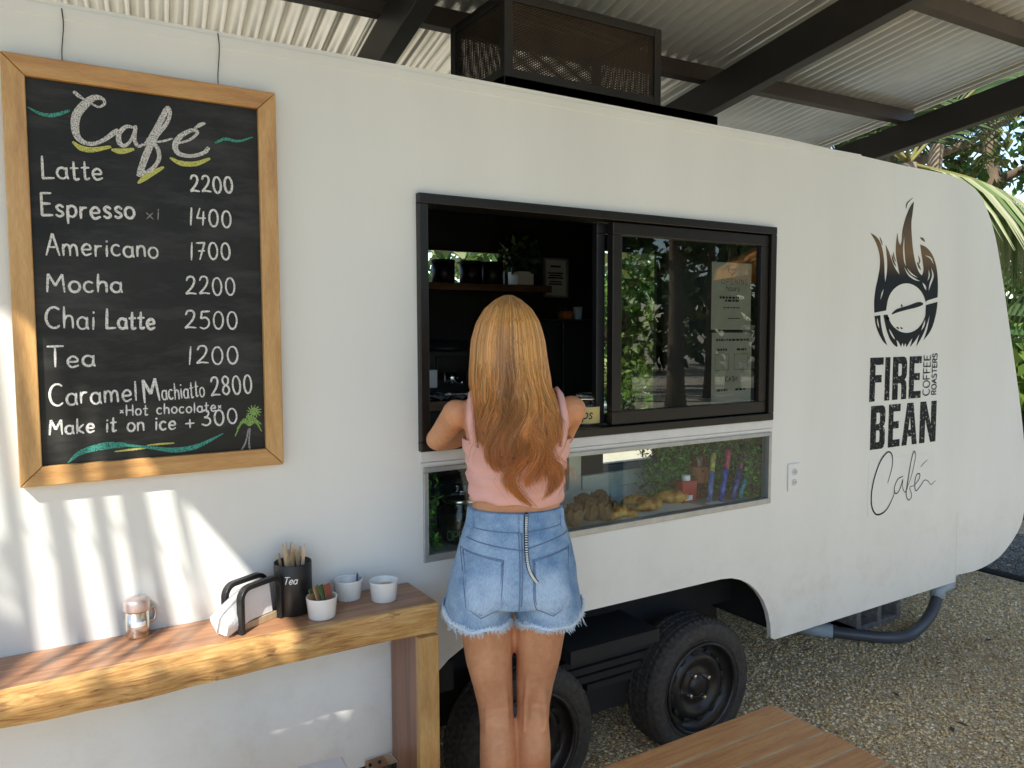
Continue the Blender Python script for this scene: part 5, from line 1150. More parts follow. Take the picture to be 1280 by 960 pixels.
for z_, hu, hv, dv in ((-.105, .030, .035, .045), (-.095, .042, .055, .032), (-.06, .058, .078, .014), (-.02, .068, .092, .004), (.02, .073, .097, 0), (.05, .070, .092, -.002), (.08, .056, .075, -.004), (.097, .034, .048, -.004), (.104, .012, .018, -.004)):
    hd.append(ring(HC[0], HC[1]+dv, HC[2]+z_, hu, hv))
bd.loft(hd, 28)
f = lambda u, v, z: HC+np.array([u, v, z])
bd.tube([f(0, .085, .012), f(0, .105, -.020), f(0, .100, -.030)], [.008, .013, .010], 10)             # nose
bd.ball(f(0, .088, -.058), (.022, .012, .006)); bd.ball(f(0, .086, -.068), (.020, .012, .007))        # lips
bd.ball(f(0, .074, -.092), (.022, .018, .014))                                                        # chin
for s in (-1, 1):
    bd.ball(f(s*.030, .076, .004), (.020, .014, .010)); bd.tube([f(s*.012, .090, .022), f(s*.032, .086, .026), f(s*.048, .074, .020)], .0055, 8)   # lids, brows
    bd.ball(f(s*.074, -.004, -.012), (.010, .018, .030)); bd.ball(f(s*.045, .055, -.035), (.022, .022, .022))                                      # ears, cheeks
def leg(s, pts):
    bd.loft([ring(u, v, z, hu, hv) for u, v, z, hu, hv in pts], 26)
leg(-1, [(-.082, BV-.006, .90, .080, .098), (-.078, BV-.004, .82, .077, .090), (-.0705, BV, .70, .067, .078), (-.0593, BV+.004, .62, .057, .066), (-.051, BV+.004, .56, .0515, .058), (-.048, BV+.002, .51, .050, .056), (-.046, BV-.012, .44, .053, .060), (-.045, BV-.020, .36, .054, .060), (-.041, BV-.012, .27, .047, .050), (-.043, BV-.004, .17, .036, .039), (-.044, BV, .09, .031, .036), (-.044, BV+.004, .06, .033, .040)])
leg(1, [(.088, BV-.004, .90, .078, .096), (.080, BV-.002, .82, .076, .088), (.0735, BV+.006, .70, .064, .076), (.0640, BV+.012, .62, .0545, .064), (.0595, BV+.014, .56, .049, .056), (.0575, BV+.010, .51, .047, .054), (.0595, BV-.002, .44, .0495, .057), (.056, BV-.010, .36, .050, .056), (.058, BV-.002, .27, .042, .048), (.058, BV+.008, .17, .034, .038), (.057, BV+.012, .09, .031, .035), (.057, BV+.016, .06, .033, .040)])
for u in (-.044, .057):                                             # feet
    bd.loft([(L3(u, BV-.040, .045), np.array([.024, 0, 0]), np.array([0, 0, .038])), (L3(u, BV+.01, .048), np.array([.032, 0, 0]), np.array([0, 0, .042])), (L3(u, BV+.09, .034), np.array([.036, 0, 0]), np.array([0, 0, .028])), (L3(u, BV+.15, .024), np.array([.040, 0, 0]), np.array([0, 0, .018])), (L3(u, BV+.185, .020), np.array([.030, 0, 0]), np.array([0, 0, .012]))], 18)
    for k in range(5): bd.tube([L3(u+(-.030+.015*k)*(1 if u > 0 else -1)*-1, BV+.17, .016), L3(u+(-.032+.016*k)*(1 if u > 0 else -1)*-1, BV+.205-.004*abs(k-1), .012)], [.009, .007], 8)
# buttocks
for s, u0 in ((-1, -.050), (1, .059)):                              # hamstring tendons at the back of each knee
    for o_ in (-.026, .026): bd.tube(spline([(u0+o_*.7, BV-.046, .66), (u0+o_, BV-.044, .57), (u0+o_*1.1, BV-.036, .50)], 5), [.010]*6+[.009]*5, 8)
SILL = wz0-.004
def arm(s, sh, el, wr, tip, palm_up):
    sh, el, wr, tip = map(np.array, (sh, el, wr, tip))
    bd.ball(sh, (.043, .044, .042))
    P = spline([sh+(sh-el)*.10, sh, sh+(el-sh)*.5, el], 5); rr = np.interp(np.linspace(0, 1, len(P)), [0, .2, .45, .8, 1], [.035, .042, .040, .035, .034]); bd.tube(P, list(rr), 18)
    bd.ball(el, (.036, .036, .034))
    P = [el+(wr-el)*t for t in np.linspace(0, 1, 9)]; rr = np.interp(np.linspace(0, 1, 9), [0, .25, .7, 1], [.036, .039, .030, .0255]); bd.tube(P, list(rr), 18)
    d = tip-wr; Lh = np.linalg.norm(d); d /= Lh; sd = np.cross(d, palm_up); sd /= np.linalg.norm(sd); up = np.cross(sd, d)
    bd.loft([(wr-d*.01, sd*.026, up*.020), (wr+d*.03, sd*.036, up*.018), (wr+d*.07, sd*.041, up*.015), (wr+d*.09, sd*.040, up*.012)], 20)
    for k, (o_, L_) in enumerate(((-.031, .072), (-.010, .082), (.011, .076), (.031, .060))):    # four fingers
        b0 = wr+d*.085+sd*o_; sp = sd*o_*.25; c1 = b0+d*L_*.42+sp-up*.004; c2 = c1+d*L_*.32-up*.016; c3 = c2+d*L_*.24-up*.020
        bd.tube([b0-d*.02, b0, c1, c2, c3], [.0085, .0088, .0080, .0072, .0055], 10)
    side = -s
    t0 = wr+d*.025+sd*.030*side; t1 = t0+d*.030+sd*.026*side-up*.006; t2 = t1+d*.028+sd*.006*side-up*.012
    bd.tube([t0-sd*.012*side, t0, t1, t2], [.012, .0115, .0095, .007], 10)
up_ = np.array([0, 0, 1.])
arm(-1, (-.158, BV+.012, 1.412), (-.214, BV+.135, SILL+.045), (-.06, BV+.350, SILL+.040), (.05, BV+.40, SILL+.035), up_)
arm(1, (.170, BV+.012, 1.420), (.165, BV+.150, SILL+.050), (.02, BV+.355, SILL+.060), (-.06, BV+.40, SILL+.060), up_)
def skin_mat():
    m, t, b, L = nodes('skin'); b.inputs['Roughness'].default_value = .56; b.inputs['Specular IOR Level'].default_value = .4
    tc_ = t.nodes.new('ShaderNodeTexCoord'); n = t.nodes.new('ShaderNodeTexNoise'); n.inputs['Scale'].default_value = 11; n.inputs['Detail'].default_value = 5; L.new(tc_.outputs['Object'], n.inputs['Vector'])
    cr = t.nodes.new('ShaderNodeValToRGB'); e = cr.color_ramp.elements; e[0].position = .3; e[0].color = (.55, .245, .115, 1); e[1].position = .7; e[1].color = (.70, .355, .185, 1); L.new(n.outputs['Fac'], cr.inputs[0]); n5 = t.nodes.new('ShaderNodeTexNoise'); n5.inputs['Scale'].default_value = 55; n5.inputs['Detail'].default_value = 6; n5.inputs['Roughness'].default_value = .7; L.new(tc_.outputs['Object'], n5.inputs['Vector'])
    mo = t.nodes.new('ShaderNodeMixRGB'); mo.blend_type = 'OVERLAY'; mo.inputs[0].default_value = .28; L.new(cr.outputs[0], mo.inputs[1]); L.new(n5.outputs['Fac'], mo.inputs[2]); L.new(mo.outputs[0], b.inputs['Base Color'])
    b.inputs['Subsurface Weight'].default_value = .12; b.inputs['Subsurface Radius'].default_value = (.02, .008, .004); b.inputs['Subsurface Scale'].default_value = .6
    n2 = t.nodes.new('ShaderNodeTexNoise'); n2.inputs['Scale'].default_value = 160; L.new(tc_.outputs['Object'], n2.inputs['Vector']); bp = t.nodes.new('ShaderNodeBump'); bp.inputs['Strength'].default_value = .12; bp.inputs['Distance'].default_value = .001; L.new(n2.outputs['Fac'], bp.inputs['Height']); L.new(bp.outputs[0], b.inputs['Normal'])
    return m
M['skin'] = skin_mat()
body = remesh(bd, 'body', M['skin'], .0052, 7); body.parent = PE
nv = len(body.data.vertices); co = np.zeros(nv*3); body.data.vertices.foreach_get('co', co); co = co.reshape(-1, 3)
for u0, dz in ((-.051, 0), (.059, .006)):                           # hollow and creases behind each knee, calf and hamstring relief
    du = co[:, 0]-u0; backm = (co[:, 1] < BV-.012) & (np.abs(du) < .06); zc = .572+dz
    d = -.0045*np.exp(-((co[:, 2]-zc)/.035)**2-(du/.016)**2)-.0035*np.exp(-((co[:, 2]-zc-.004-.10*np.abs(du))/.0055)**2-(du/.034)**2)-.0022*np.exp(-((co[:, 2]-zc+.020+.05*du)/.005)**2-(du/.028)**2)
    d += .0045*np.exp(-((co[:, 2]-.43)/.055)**2-((du-.020)/.016)**2)+.0045*np.exp(-((co[:, 2]-.425)/.055)**2-((du+.020)/.016)**2)-.003*np.exp(-((co[:, 2]-.70)/.10)**2-(du/.012)**2)
    co[:, 1] -= np.where(backm, d, 0)
body.data.vertices.foreach_set('co', co.ravel()); body.data.update()
eyes = MB()
for s in (-1, 1): eyes.ball(f(s*.030, .082, .004), (.011, .010, .008))
eyes.build('eye', M['ceramic']).parent = PE
# --- crop top
M['pink'] = mat('pink_knit', (.80, .45, .39), .85, var=.08, scale=7, bump=.35, bscale=42, stretch=(1, 1, 3.2))
tp_ = MB(); k_ = .007
sec_at = lambda z: [np.interp(z, [s[0][2] for s in torso], [x(s) for s in torso]) for x in (lambda s: s[0][0], lambda s: s[0][1], lambda s: s[1][0], lambda s: s[2][1])]
zs = np.linspace(1.168, 1.345, 15); n = 72; vs = []; fs = []
for i, z_ in enumerate(zs):
    u, v, hu, hv = sec_at(z_)
    for k in range(n):
        a = 2*math.pi*k/n; wr_ = .0048*math.sin(z_*150+1.6*math.sin(a*2+.6)+a)*(1-abs((z_-1.25)/.12)*.5)+.002*math.sin(a*9+z_*60); o_ = k_+wr_+(.002 if i in (0, 14) else 0)
        hem = .006*math.sin(a*2)+.003*math.sin(a*7) if i == 0 else 0
        vs.append(L3(u+(hu+o_)*math.cos(a), v+(hv+o_)*math.sin(a), z_+hem+(.035*max(0, math.sin(a))**2 if i == 14 else 0)))
for i in range(len(zs)-1):
    for k in range(n): fs.append((i*n+k, i*n+(k+1) % n, (i+1)*n+(k+1) % n, (i+1)*n+k))
tp_.add(vs, fs, smooth=True); o = tp_.build('crop_top', M['pink']); o.parent = PE
m_ = o.modifiers.new('thick', 'SOLIDIFY'); m_.thickness = .003; m_.offset = 1
for s in (-1, 1):                                                   # straps
    st_ = MB(); P = spline([(s*.122+.012, BV-.062, 1.33), (s*.128+.010, BV-.070, 1.39), (s*.126+.008, BV-.050, 1.44), (s*.122+.008, BV-.008, 1.468), (s*.120+.008, BV+.05, 1.452), (s*.110+.01, BV+.095, 1.38)], 6)
    vs = []; fs = []
    for i, p in enumerate(P):
        p = np.array(p); c = L3(.01, BV, p[2]-.06); out = p-c; out[2] *= .8; out /= np.linalg.norm(out); t = P[min(i+1, len(P)-1)]-P[max(i-1, 0)]; t = t/np.linalg.norm(t); sd = np.cross(t, out); sd /= np.linalg.norm(sd)
        for w_, h_ in ((-.020, .006), (0, .012), (.020, .006), (.018, -.004), (-.018, -.004)): vs.append(p+sd*w_+out*h_)
    for i in range(len(P)-1):
        for k in range(5): fs.append((i*5+k, i*5+(k+1) % 5, (i+1)*5+(k+1) % 5, (i+1)*5+k))
    st_.add(vs, fs, smooth=True); st_.build('shoulder_strap', M['pink']).parent = PE
# --- denim shorts: fitted yoke, two flared legs
sh_ = MB()
sh_.loft([ring(.006, BV-.002, 1.150, .136, .101), ring(.006, BV-.003, 1.11, .141, .108), ring(.006, BV-.008, 1.05, .160, .124), ring(.004, BV-.014, .98, .176, .136), ring(.002, BV-.016, .93, .182, .138), ring(.0, BV-.012, .89, .186, .134)], 44)
for s, cx_ in ((-1, -.1005), (1, .0985)):
    sh_.loft([ring(cx_*.80, BV-.012, .99, .092, .124), ring(cx_*.93, BV-.012, .92, .095, .134), ring(cx_, BV-.010, .86, .0975, .130), ring(cx_*1.03, BV-.008, .828, .0965, .126)], 40)
    sh_.ball(L3(.006+s*.080, BV-.066, .925), (.080, .078, .085))
def denim_mat():
    m, t, b, L = nodes('denim'); b.inputs['Roughness'].default_value = .85; b.inputs['Specular IOR Level'].default_value = .2
    tc_ = t.nodes.new('ShaderNodeTexCoord'); n = t.nodes.new('ShaderNodeTexNoise'); n.inputs['Scale'].default_value = 9; n.inputs['Detail'].default_value = 6; n.inputs['Roughness'].default_value = .6; L.new(tc_.outputs['Object'], n.inputs['Vector'])
    cr = t.nodes.new('ShaderNodeValToRGB'); e = cr.color_ramp.elements; e[0].position = .32; e[0].color = (.13, .25, .43, 1); e[1].position = .70; e[1].color = (.42, .56, .72, 1); fd = None                                                        # washed-out patches worn into the seat
    for s in (-1, 1):
        dn = t.nodes.new('ShaderNodeVectorMath'); dn.operation = 'DISTANCE'; dn.inputs[1].default_value = (s*.085, -.13, .935); L.new(tc_.outputs['Object'], dn.inputs[0])
        mr = t.nodes.new('ShaderNodeMapRange'); mr.inputs[1].default_value = .02; mr.inputs[2].default_value = .10; mr.inputs[3].default_value = .22; mr.inputs[4].default_value = 0; mr.interpolation_type = 'SMOOTHSTEP'; L.new(dn.outputs['Value'], mr.inputs[0])
        a2 = t.nodes.new('ShaderNodeMath'); L.new(mr.outputs[0], a2.inputs[0]); L.new((fd or n).outputs[0], a2.inputs[1]); fd = a2
    L.new(fd.outputs[0], cr.inputs[0])
    mp = t.nodes.new('ShaderNodeMapping'); mp.inputs['Scale'].default_value = (420, 420, 90); L.new(tc_.outputs['Object'], mp.inputs[0]); n2 = t.nodes.new('ShaderNodeTexNoise'); n2.inputs['Scale'].default_value = 1; n2.inputs['Detail'].default_value = 2; L.new(mp.outputs[0], n2.inputs['Vector'])
    mx = t.nodes.new('ShaderNodeMixRGB'); mx.blend_type = 'OVERLAY'; mx.inputs[0].default_value = .45; L.new(cr.outputs[0], mx.inputs[1]); L.new(n2.outputs['Fac'], mx.inputs[2]); L.new(mx.outputs[0], b.inputs['Base Color'])
    n3 = t.nodes.new('ShaderNodeTexNoise'); n3.inputs['Scale'].default_value = 22; n3.inputs['Detail'].default_value = 4; L.new(tc_.outputs['Object'], n3.inputs['Vector'])
    ad = t.nodes.new('ShaderNodeMath'); ad.operation = 'MULTIPLY_ADD'; ad.inputs[1].default_value = .25; L.new(n2.outputs['Fac'], ad.inputs[0]); L.new(n3.outputs['Fac'], ad.inputs[2])
    bp = t.nodes.new('ShaderNodeBump'); bp.inputs['Strength'].default_value = .5; bp.inputs['Distance'].default_value = .006; L.new(ad.outputs[0], bp.inputs['Height']); L.new(bp.outputs[0], b.inputs['Normal']); return m
M['denim'] = denim_mat(); M['thread'] = mat('thread', (.16, .24, .36), .9, var=.1); M['fray'] = mat('fray', (.66, .76, .84), .95, var=.15)
shorts = remesh(sh_, 'shorts', M['denim'], .0052, 5); shorts.parent = PE
# project helper: distance from the back, so that seams lie on the cloth
from mathutils.bvhtree import BVHTree
bvh = BVHTree.FromPolygons([v.co[:] for v in shorts.data.vertices], [p.vertices[:] for p in shorts.data.polygons])
def on_back(u, z, lift=.0012):
    h = bvh.ray_cast(Vector((u, -1, z)), Vector((0, 1, 0)))
    if h[0] is None: return None
    nn = np.array(h[1]); return np.array(h[0])+nn*lift*(1 if nn[1] < 0 else -1)
def seam(pts, rad=.0014, name='seam', m=None, k=6, lift=.0012):
    mb = MB(); P = [on_back(p[0], p[1], lift) for p in spline(pts, k)]; P = [p for p in P if p is not None]
    if len(P) > 1: mb.tube(P, rad, 6)
    return mb
seams = MB()
def addm(a, b): a.add(b.v, b.f, smooth=True)
for p in ([(-.128, 1.105), (0, 1.100), (.140, 1.108)], [(-.145, 1.078), (-.07, 1.066), (.012, 1.055)], [(.150, 1.082), (.08, 1.070), (.012, 1.055)], [(.006, 1.10), (.007, 1.0), (.002, .84)], [(.013, 1.10), (.014, 1.0), (.008, .86)]): addm(seams, seam(p, .0016))
for s in (-1, 1):
    for d_ in (0, .007):
        w0, w1 = .040+d_*.6, .150-d_; addm(seams, seam([(s*w0+.004, 1.030-.5*d_), (s*w0+.004, 1.030-.5*d_), (s*(w0+.004), .93), (s*(w0+.012), .895+d_), (s*(w0+.012), .895+d_), (s*.098, .876+d_*1.3), (s*.098, .876+d_*1.3), (s*(w1-.012), .905+d_), (s*(w1-.012), .905+d_), (s*w1, 1.046-.5*d_), (s*w1, 1.046-.5*d_), (s*w0+.004, 1.030-.5*d_)], .0013))
    addm(seams, seam([(s*.042+.004, 1.018), (s*.146, 1.033)], .0012))
seams.build('stitching', M['thread']).parent = PE
def patch(outline_uz, name, thick):
    mb = MB(); (x0, z0), (x1, z1) = outline_uz; vs = []; nu, nz = 8, 8
    for i in range(nu+1):
        for j in range(nz+1):
            p = on_back(x0+(x1-x0)*i/nu, z0+(z1-z0)*j/nz, thick)
            vs.append(p if p is not None else L3(x0, BV-.13, z0))
    mb.add(vs, [(i*(nz+1)+j, (i+1)*(nz+1)+j, (i+1)*(nz+1)+j+1, i*(nz+1)+j+1) for i in range(nu) for j in range(nz)], smooth=True); return mb
for s in (-1, 1):                                                   # back pockets, slightly raised
    mb = MB(); vs = []; nu, nz = 12, 14
    for i in range(nu+1):
        for j in range(nz+1):
            a, b_ = i/nu, j/nz; u = s*(.042+.104*a)+.004; zt = 1.032+.015*a; zb = .895-.018*(1-abs(2*a-1)); q = on_back(u, zb+(zt-zb)*b_, .0035 if 0 < i < nu and 0 < j < nz else -.001); vs.append(q if q is not None else L3(u, BV-.12, zb))
    mb.add(vs, [(i*(nz+1)+j, (i+1)*(nz+1)+j, (i+1)*(nz+1)+j+1, i*(nz+1)+j+1) for i in range(nu) for j in range(nz)], smooth=True); mb.build('back_pocket', M['denim']).parent = PE
for u in (-.118, .014, .132):                                       # belt loops
    mb = MB(); a = [on_back(u, z_, .004) for z_ in (1.146, 1.125, 1.100)]; a = [p for p in a if p is not None]
    for i in range(len(a)-1): mb.bar(a[i], a[i+1], .010, .004, up=(0, -1, .01))
    mb.build('belt_loop', M['denim']).parent = PE
# zip tape down the back seam: pale teeth on a dark tape
ZP = [on_back(p[0], p[1], .004) for p in spline([(.028, 1.148), (.026, 1.10), (.026, 1.04), (.034, 1.00), (.052, .972)], 10)]; ZP = [p for p in ZP if p is not None]
mb = MB(); mb.tube(ZP, .0054, 8); zt_ = mb.build('zip_tape', M['ink']); zt_.parent = PE
mb = MB(); acc = 0
for i in range(len(ZP)-1):
    Ls = np.linalg.norm(ZP[i+1]-ZP[i]); nn_ = max(1, int(Ls/.0078)); t = (ZP[i+1]-ZP[i])/Ls; sd = np.cross(t, (0, 1, 0)); sd /= np.linalg.norm(sd)
    for k in range(nn_): mb.obox(ZP[i]+(ZP[i+1]-ZP[i])*(k+.5)/nn_+np.array([0, -.0046, 0]), sd*.0034, t*.0014, np.array([0, .0016, 0]))
mb.build('zip_teeth', M['pale_alu']).parent = zt_
# frayed hem: a ragged ring of threads
fr_ = MB(); r = random.Random(12)
for s, cx_ in ((-1, -.1005*1.03), (1, .0985*1.03)):
    for k in range(900):
        a = r.uniform(0, 2*math.pi); hu, hv = .0985, .128; wob = .012*math.sin(a*3+s)+.007*math.sin(a*8+s)
        p = L3(cx_+hu*math.cos(a), BV-.008+hv*math.sin(a), .834+wob*.5+r.uniform(-.008, .010)); up = .030*max(0, math.cos(a)*s)**1.5; p[2] += up
        L_ = r.uniform(.005, .014)*(3.2 if r.random() < .015 else 1); d = L3(math.cos(a)*r.uniform(.0, .5)+r.uniform(-.5, .5), math.sin(a)*r.uniform(0, .5)+r.uniform(-.3, .3), -1); d /= np.linalg.norm(d)
        q = p+d*L_*.5+L3(r.uniform(-.003, .003), r.uniform(-.003, .003), 0); fr_.tube([p-d*.004, q, p+d*L_+L3(r.uniform(-.004, .004), r.uniform(-.004, .004), .0)], [.0010, .0009, .0004], 4, cap=False)
    fr_.tube([L3(cx_+.0985*math.cos(a)+.001*math.sin(a*31), BV-.008+.128*math.sin(a), .834+.005*math.sin(a*3+s)+.0025*math.sin(a*8)+.0015*math.sin(a*37)+.030*max(0, math.cos(a)*s)**1.5) for a in np.linspace(0, 2*math.pi, 120)], [.0035+.0018*abs(math.sin(i*1.7)) for i in range(120)], 6, cap=False)
fr_.build('frayed_hem', M['fray']).parent = PE
# --- hair: a dense shell under several thousand fine tapering strands
def hair():
    zk = [1.10, 1.16, 1.20, 1.26, 1.32, 1.38, 1.44, 1.50, 1.56, 1.62, 1.67, 1.71, 1.735, 1.750]
    hw = [.032, .050, .072, .092, .106, .113, .113, .111, .110, .104, .090, .066, .038, .010]
    hwf = lambda z: float(np.interp(z, zk, hw)); cu = lambda z: float(np.interp(z, [1.15, 1.3, 1.5, 1.6, 1.75], [.030, .012, -.004, -.008, -.008]))
    backv = lambda z: float(np.interp(z, [1.15, 1.25, 1.34, 1.42, 1.48, 1.55, 1.62, 1.68, 1.72, 1.75], [BV-.135, BV-.135, BV-.135, BV-.128, BV-.105, BV-.085, BV-.082, BV-.070, BV-.040, BV+.02]))
    dep = lambda z: float(np.interp(z, [1.15, 1.4, 1.48, 1.55, 1.62, 1.70, 1.75], [.03, .055, .075, .11, .125, .11, .04]))
    mb = MB(); NC = 22; clumps = []
    for c in range(NC):
        s = -1+2*(c+.5)/NC+rng.normal(0, .05); clumps.append((np.clip(s, -1, 1), rng.uniform(0, 6.28), rng.uniform(-1, 1), rng.uniform(0, 1)))
    for i in range(9000):
        s0 = rng.uniform(-1, 1); ci = int(np.clip((s0+1)/2*NC+rng.normal(0, .7), 0, NC-1)); sc_, ph, amp, rl = clumps[ci]; lay = rng.uniform(0, 1)**1.5
        zend = np.interp(abs(s0-.15), [0, .25, .5, .8, 1.1], [1.165, 1.185, 1.235, 1.24, 1.26])+.15*rl+abs(rng.normal(0, .025))
        if rng.random() < .25 and abs(s0) < .6: zend += rng.uniform(0, .16)
        ztop = 1.748-.010*lay-.012*abs(s0)*rng.uniform(0, 1); n = 17; pts = []; cols = []; fly = rng.normal(0, 1)*(.006 if rng.random() > .08 else .030)
        tone = .55*rng.uniform(0, 1)+.45*((amp*7.3+math.floor(s0*19)*.37) % 1); hi_ = .6 if rng.random() < .14 else 0; f_ph = rng.uniform(0, 6.28)
        for k in range(n):
            t = k/(n-1); z = ztop+(zend-ztop)*t**.92
            tw = np.clip((1.57-z)/.3, 0, 1); g = np.clip((1.46-z)/.16, 0, 1); g = g*g*(3-2*g)   # waves and separate locks below the neck
            s = s0*(1-g*.88)+sc_*g*.88; w_ = hwf(z)*(1+.03*amp)
            u = cu(z)+s*w_+tw*(1-.45*abs(s0))*(.030*math.sin(z*29+ph)*(.6+1.2*abs(amp))+.004*math.sin(z*55+f_ph))+fly*tw*tw
            th = math.sqrt(max(0, 1-min(1, abs(s))**2.2)); v = backv(z)+dep(z)*(1-th)+.022*lay*(1-.3*tw)-tw*(.012+.012*math.cos(z*24+ph*1.3)*abs(amp))
            if t > .80: u += (t-.80)*.22*math.sin(ph*3)*tw*(1-.5*abs(s0)); v -= (t-.80)*.08*tw
            pts.append((u, v, z))
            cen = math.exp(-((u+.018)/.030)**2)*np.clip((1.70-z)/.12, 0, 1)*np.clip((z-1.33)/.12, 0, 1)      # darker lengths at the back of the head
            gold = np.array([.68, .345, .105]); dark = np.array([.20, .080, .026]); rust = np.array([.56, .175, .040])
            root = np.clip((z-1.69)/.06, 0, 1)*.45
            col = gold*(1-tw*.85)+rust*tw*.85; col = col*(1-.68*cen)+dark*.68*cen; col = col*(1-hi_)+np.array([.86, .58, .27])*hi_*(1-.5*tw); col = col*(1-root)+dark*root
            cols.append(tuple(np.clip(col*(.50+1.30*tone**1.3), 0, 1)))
        rad = np.interp(np.linspace(0, 1, n), [0, .5, .85, 1], [.0007, .00078, .0006, .0002])*rng.uniform(.7, 1.3)
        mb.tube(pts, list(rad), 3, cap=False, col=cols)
    # under-layer so that no gap shows between strands
    n = 25; zs = np.linspace(1.30, 1.747, 26); vs = []; fs = []; cl = []
    for z in zs:
        for k in range(n):
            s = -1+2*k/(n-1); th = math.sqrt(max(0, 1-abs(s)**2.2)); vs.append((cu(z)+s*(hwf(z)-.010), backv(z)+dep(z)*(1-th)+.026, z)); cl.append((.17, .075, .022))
    for i in range(25):
        for k in range(n-1): fs.append((i*n+k, i*n+k+1, (i+1)*n+k+1, (i+1)*n+k))
    mb.add(vs, fs, smooth=True, col=cl)
    # front locks framing the face
    for i in range(420):
        sd = 1 if i % 2 else -1; a = rng.uniform(.1, 1); n = 10; pts = []; cols = []
        for k in range(n):
            t = k/(n-1); z = 1.745-.34*t-.02*a; pts.append((sd*(.012+.075*min(1, t*3.2)**.6+.012*a+.010*math.sin(z*22+a*6)*t)-.006, BV+.045+.055*a*(1-abs(2*min(t*1.4, 1)-1)*.3)+.02*a, z)); cols.append((.42, .22, .06))
        mb.tube(pts, [.0012*(1-.6*t) for t in np.linspace(0, 1, n)], 3, cap=False, col=cols)
    m = tinted('hair_strand', .36, .5); b = m.node_tree.nodes['Principled BSDF']; b.inputs['Anisotropic'].default_value = .5
    o = mb.build('hair', m, attr=True); o.parent = PE
hair()

# ------------------------------------------------------------------ vegetation
M['bark'] = mat('bark', (.13, .095, .065), .95, var=.4, scale=6, bump=.8, bscale=30, stretch=(1, 1, .25))
M['palm_bark'] = mat('palm_bark', (.22, .17, .12), .95, var=.3, scale=9, bump=.8, bscale=26, stretch=(1, 1, 2.5))
def np_leaves(name, cent, n_per, spread, size, pal, r, parent, m=None, droop=.4):
    """leaf faces gathered in clumps: cent (k,3) clump centres, spread per clump"""
    k = len(cent); N = k*n_per
    d = r.normal(0, 1, (N, 3)); d /= np.linalg.norm(d, axis=1)[:, None]; P = np.repeat(cent, n_per, 0)+d*(np.repeat(spread, n_per)[:, None])*r.uniform(0, 1, (N, 1))**.5*np.array([1, 1, .7])
    t = r.normal(0, 1, (N, 3))+np.array([0, 0, -droop]); t /= np.linalg.norm(t, axis=1)[:, None]; q = r.normal(0, 1, (N, 3)); s = np.cross(t, q); s /= np.linalg.norm(s, axis=1)[:, None]; nn = np.cross(t, s)
    L_ = size*r.uniform(.55, 1.35, (N, 1)); W_ = L_*.30
    V = np.stack([P, P+t*L_*.5+s*W_+nn*L_*.1, P+t*L_, P+t*L_*.5-s*W_+nn*L_*.1], 1).reshape(-1, 3)
    F = np.arange(N*4).reshape(N, 4)
    me = bpy.data.meshes.new(name); me.vertices.add(N*4); me.vertices.foreach_set('co', V.ravel()); me.loops.add(N*4); me.loops.foreach_set('vertex_index', F.ravel().astype(np.int32)); me.polygons.add(N); me.polygons.foreach_set('loop_start', (np.arange(N)*4).astype(np.int32)); me.update(calc_edges=True)
    pal = np.array(pal); kc = pal[r.integers(0, len(pal), k)]*r.uniform(.75, 1.25, (k, 1)); col = np.repeat(np.repeat(kc, n_per, 0)*r.uniform(.75, 1.3, (N, 1)), 4, 0)
    at = me.color_attributes.new('tint', 'FLOAT_COLOR', 'POINT'); at.data.foreach_set('color', np.c_[col, np.ones(N*4)].ravel()); me.materials.append(m or M['leaf'])
    o = bpy.data.objects.new(name, me); C.objects.link(o); o.parent = parent; return o
G_DARK = [(.030, .065, .016), (.045, .095, .022), (.022, .050, .012), (.060, .11, .028)]
G_MID = [(.05, .11, .022), (.075, .15, .03), (.10, .17, .04), (.035, .08, .018), (.14, .16, .05)]
def tree(name, label, x, y, h, tr, cr, seed, pal=G_DARK, clumps=70, per=70, leaf=.16, low=.35, group=None):
    r = np.random.default_rng(seed); e_ = empty(name, (x, y, 0), label, 'tree', group)
    mb = MB(); lean = r.normal(0, .04*h, 2); tp = lambda t: np.array([lean[0]*t*t, lean[1]*t*t, h*.8*t])
    mb.tube([tp(t)+np.array([.03*math.sin(t*9+seed), .03*math.cos(t*7), 0]) for t in np.linspace(0, 1, 12)], [tr*(1.25-.1*0 if i == 0 else 1-.075*i) for i in range(12)], 12)
    cs = []
    for i in range(9):
        t = r.uniform(low, .95); p = tp(t); a = r.uniform(0, 6.28); L_ = cr*r.uniform(.6, 1.0)*(1.15-.5*t); q = p+np.array([math.cos(a)*L_, math.sin(a)*L_, L_*r.uniform(.2, .6)]); md = (p+q)/2+np.array([0, 0, -.08*L_])
        mb.tube(spline([p, md, q], 4), list(np.interp(np.linspace(0, 1, 9), [0, 1], [tr*.38, tr*.08])), 7); cs += [md+(q-md)*.5, q, q]
    mb.build('trunk', M['bark']).parent = e_
    cs = np.array(cs); k = clumps-len(cs); extra = cs[r.integers(0, len(cs), max(k, 1))]+r.normal(0, cr*.28, (max(k, 1), 3)); cent = np.r_[cs, extra]
    np_leaves('crown', cent, per, r.uniform(.25, .55, len(cent))*cr*.42, leaf, pal, r, e_); return e_
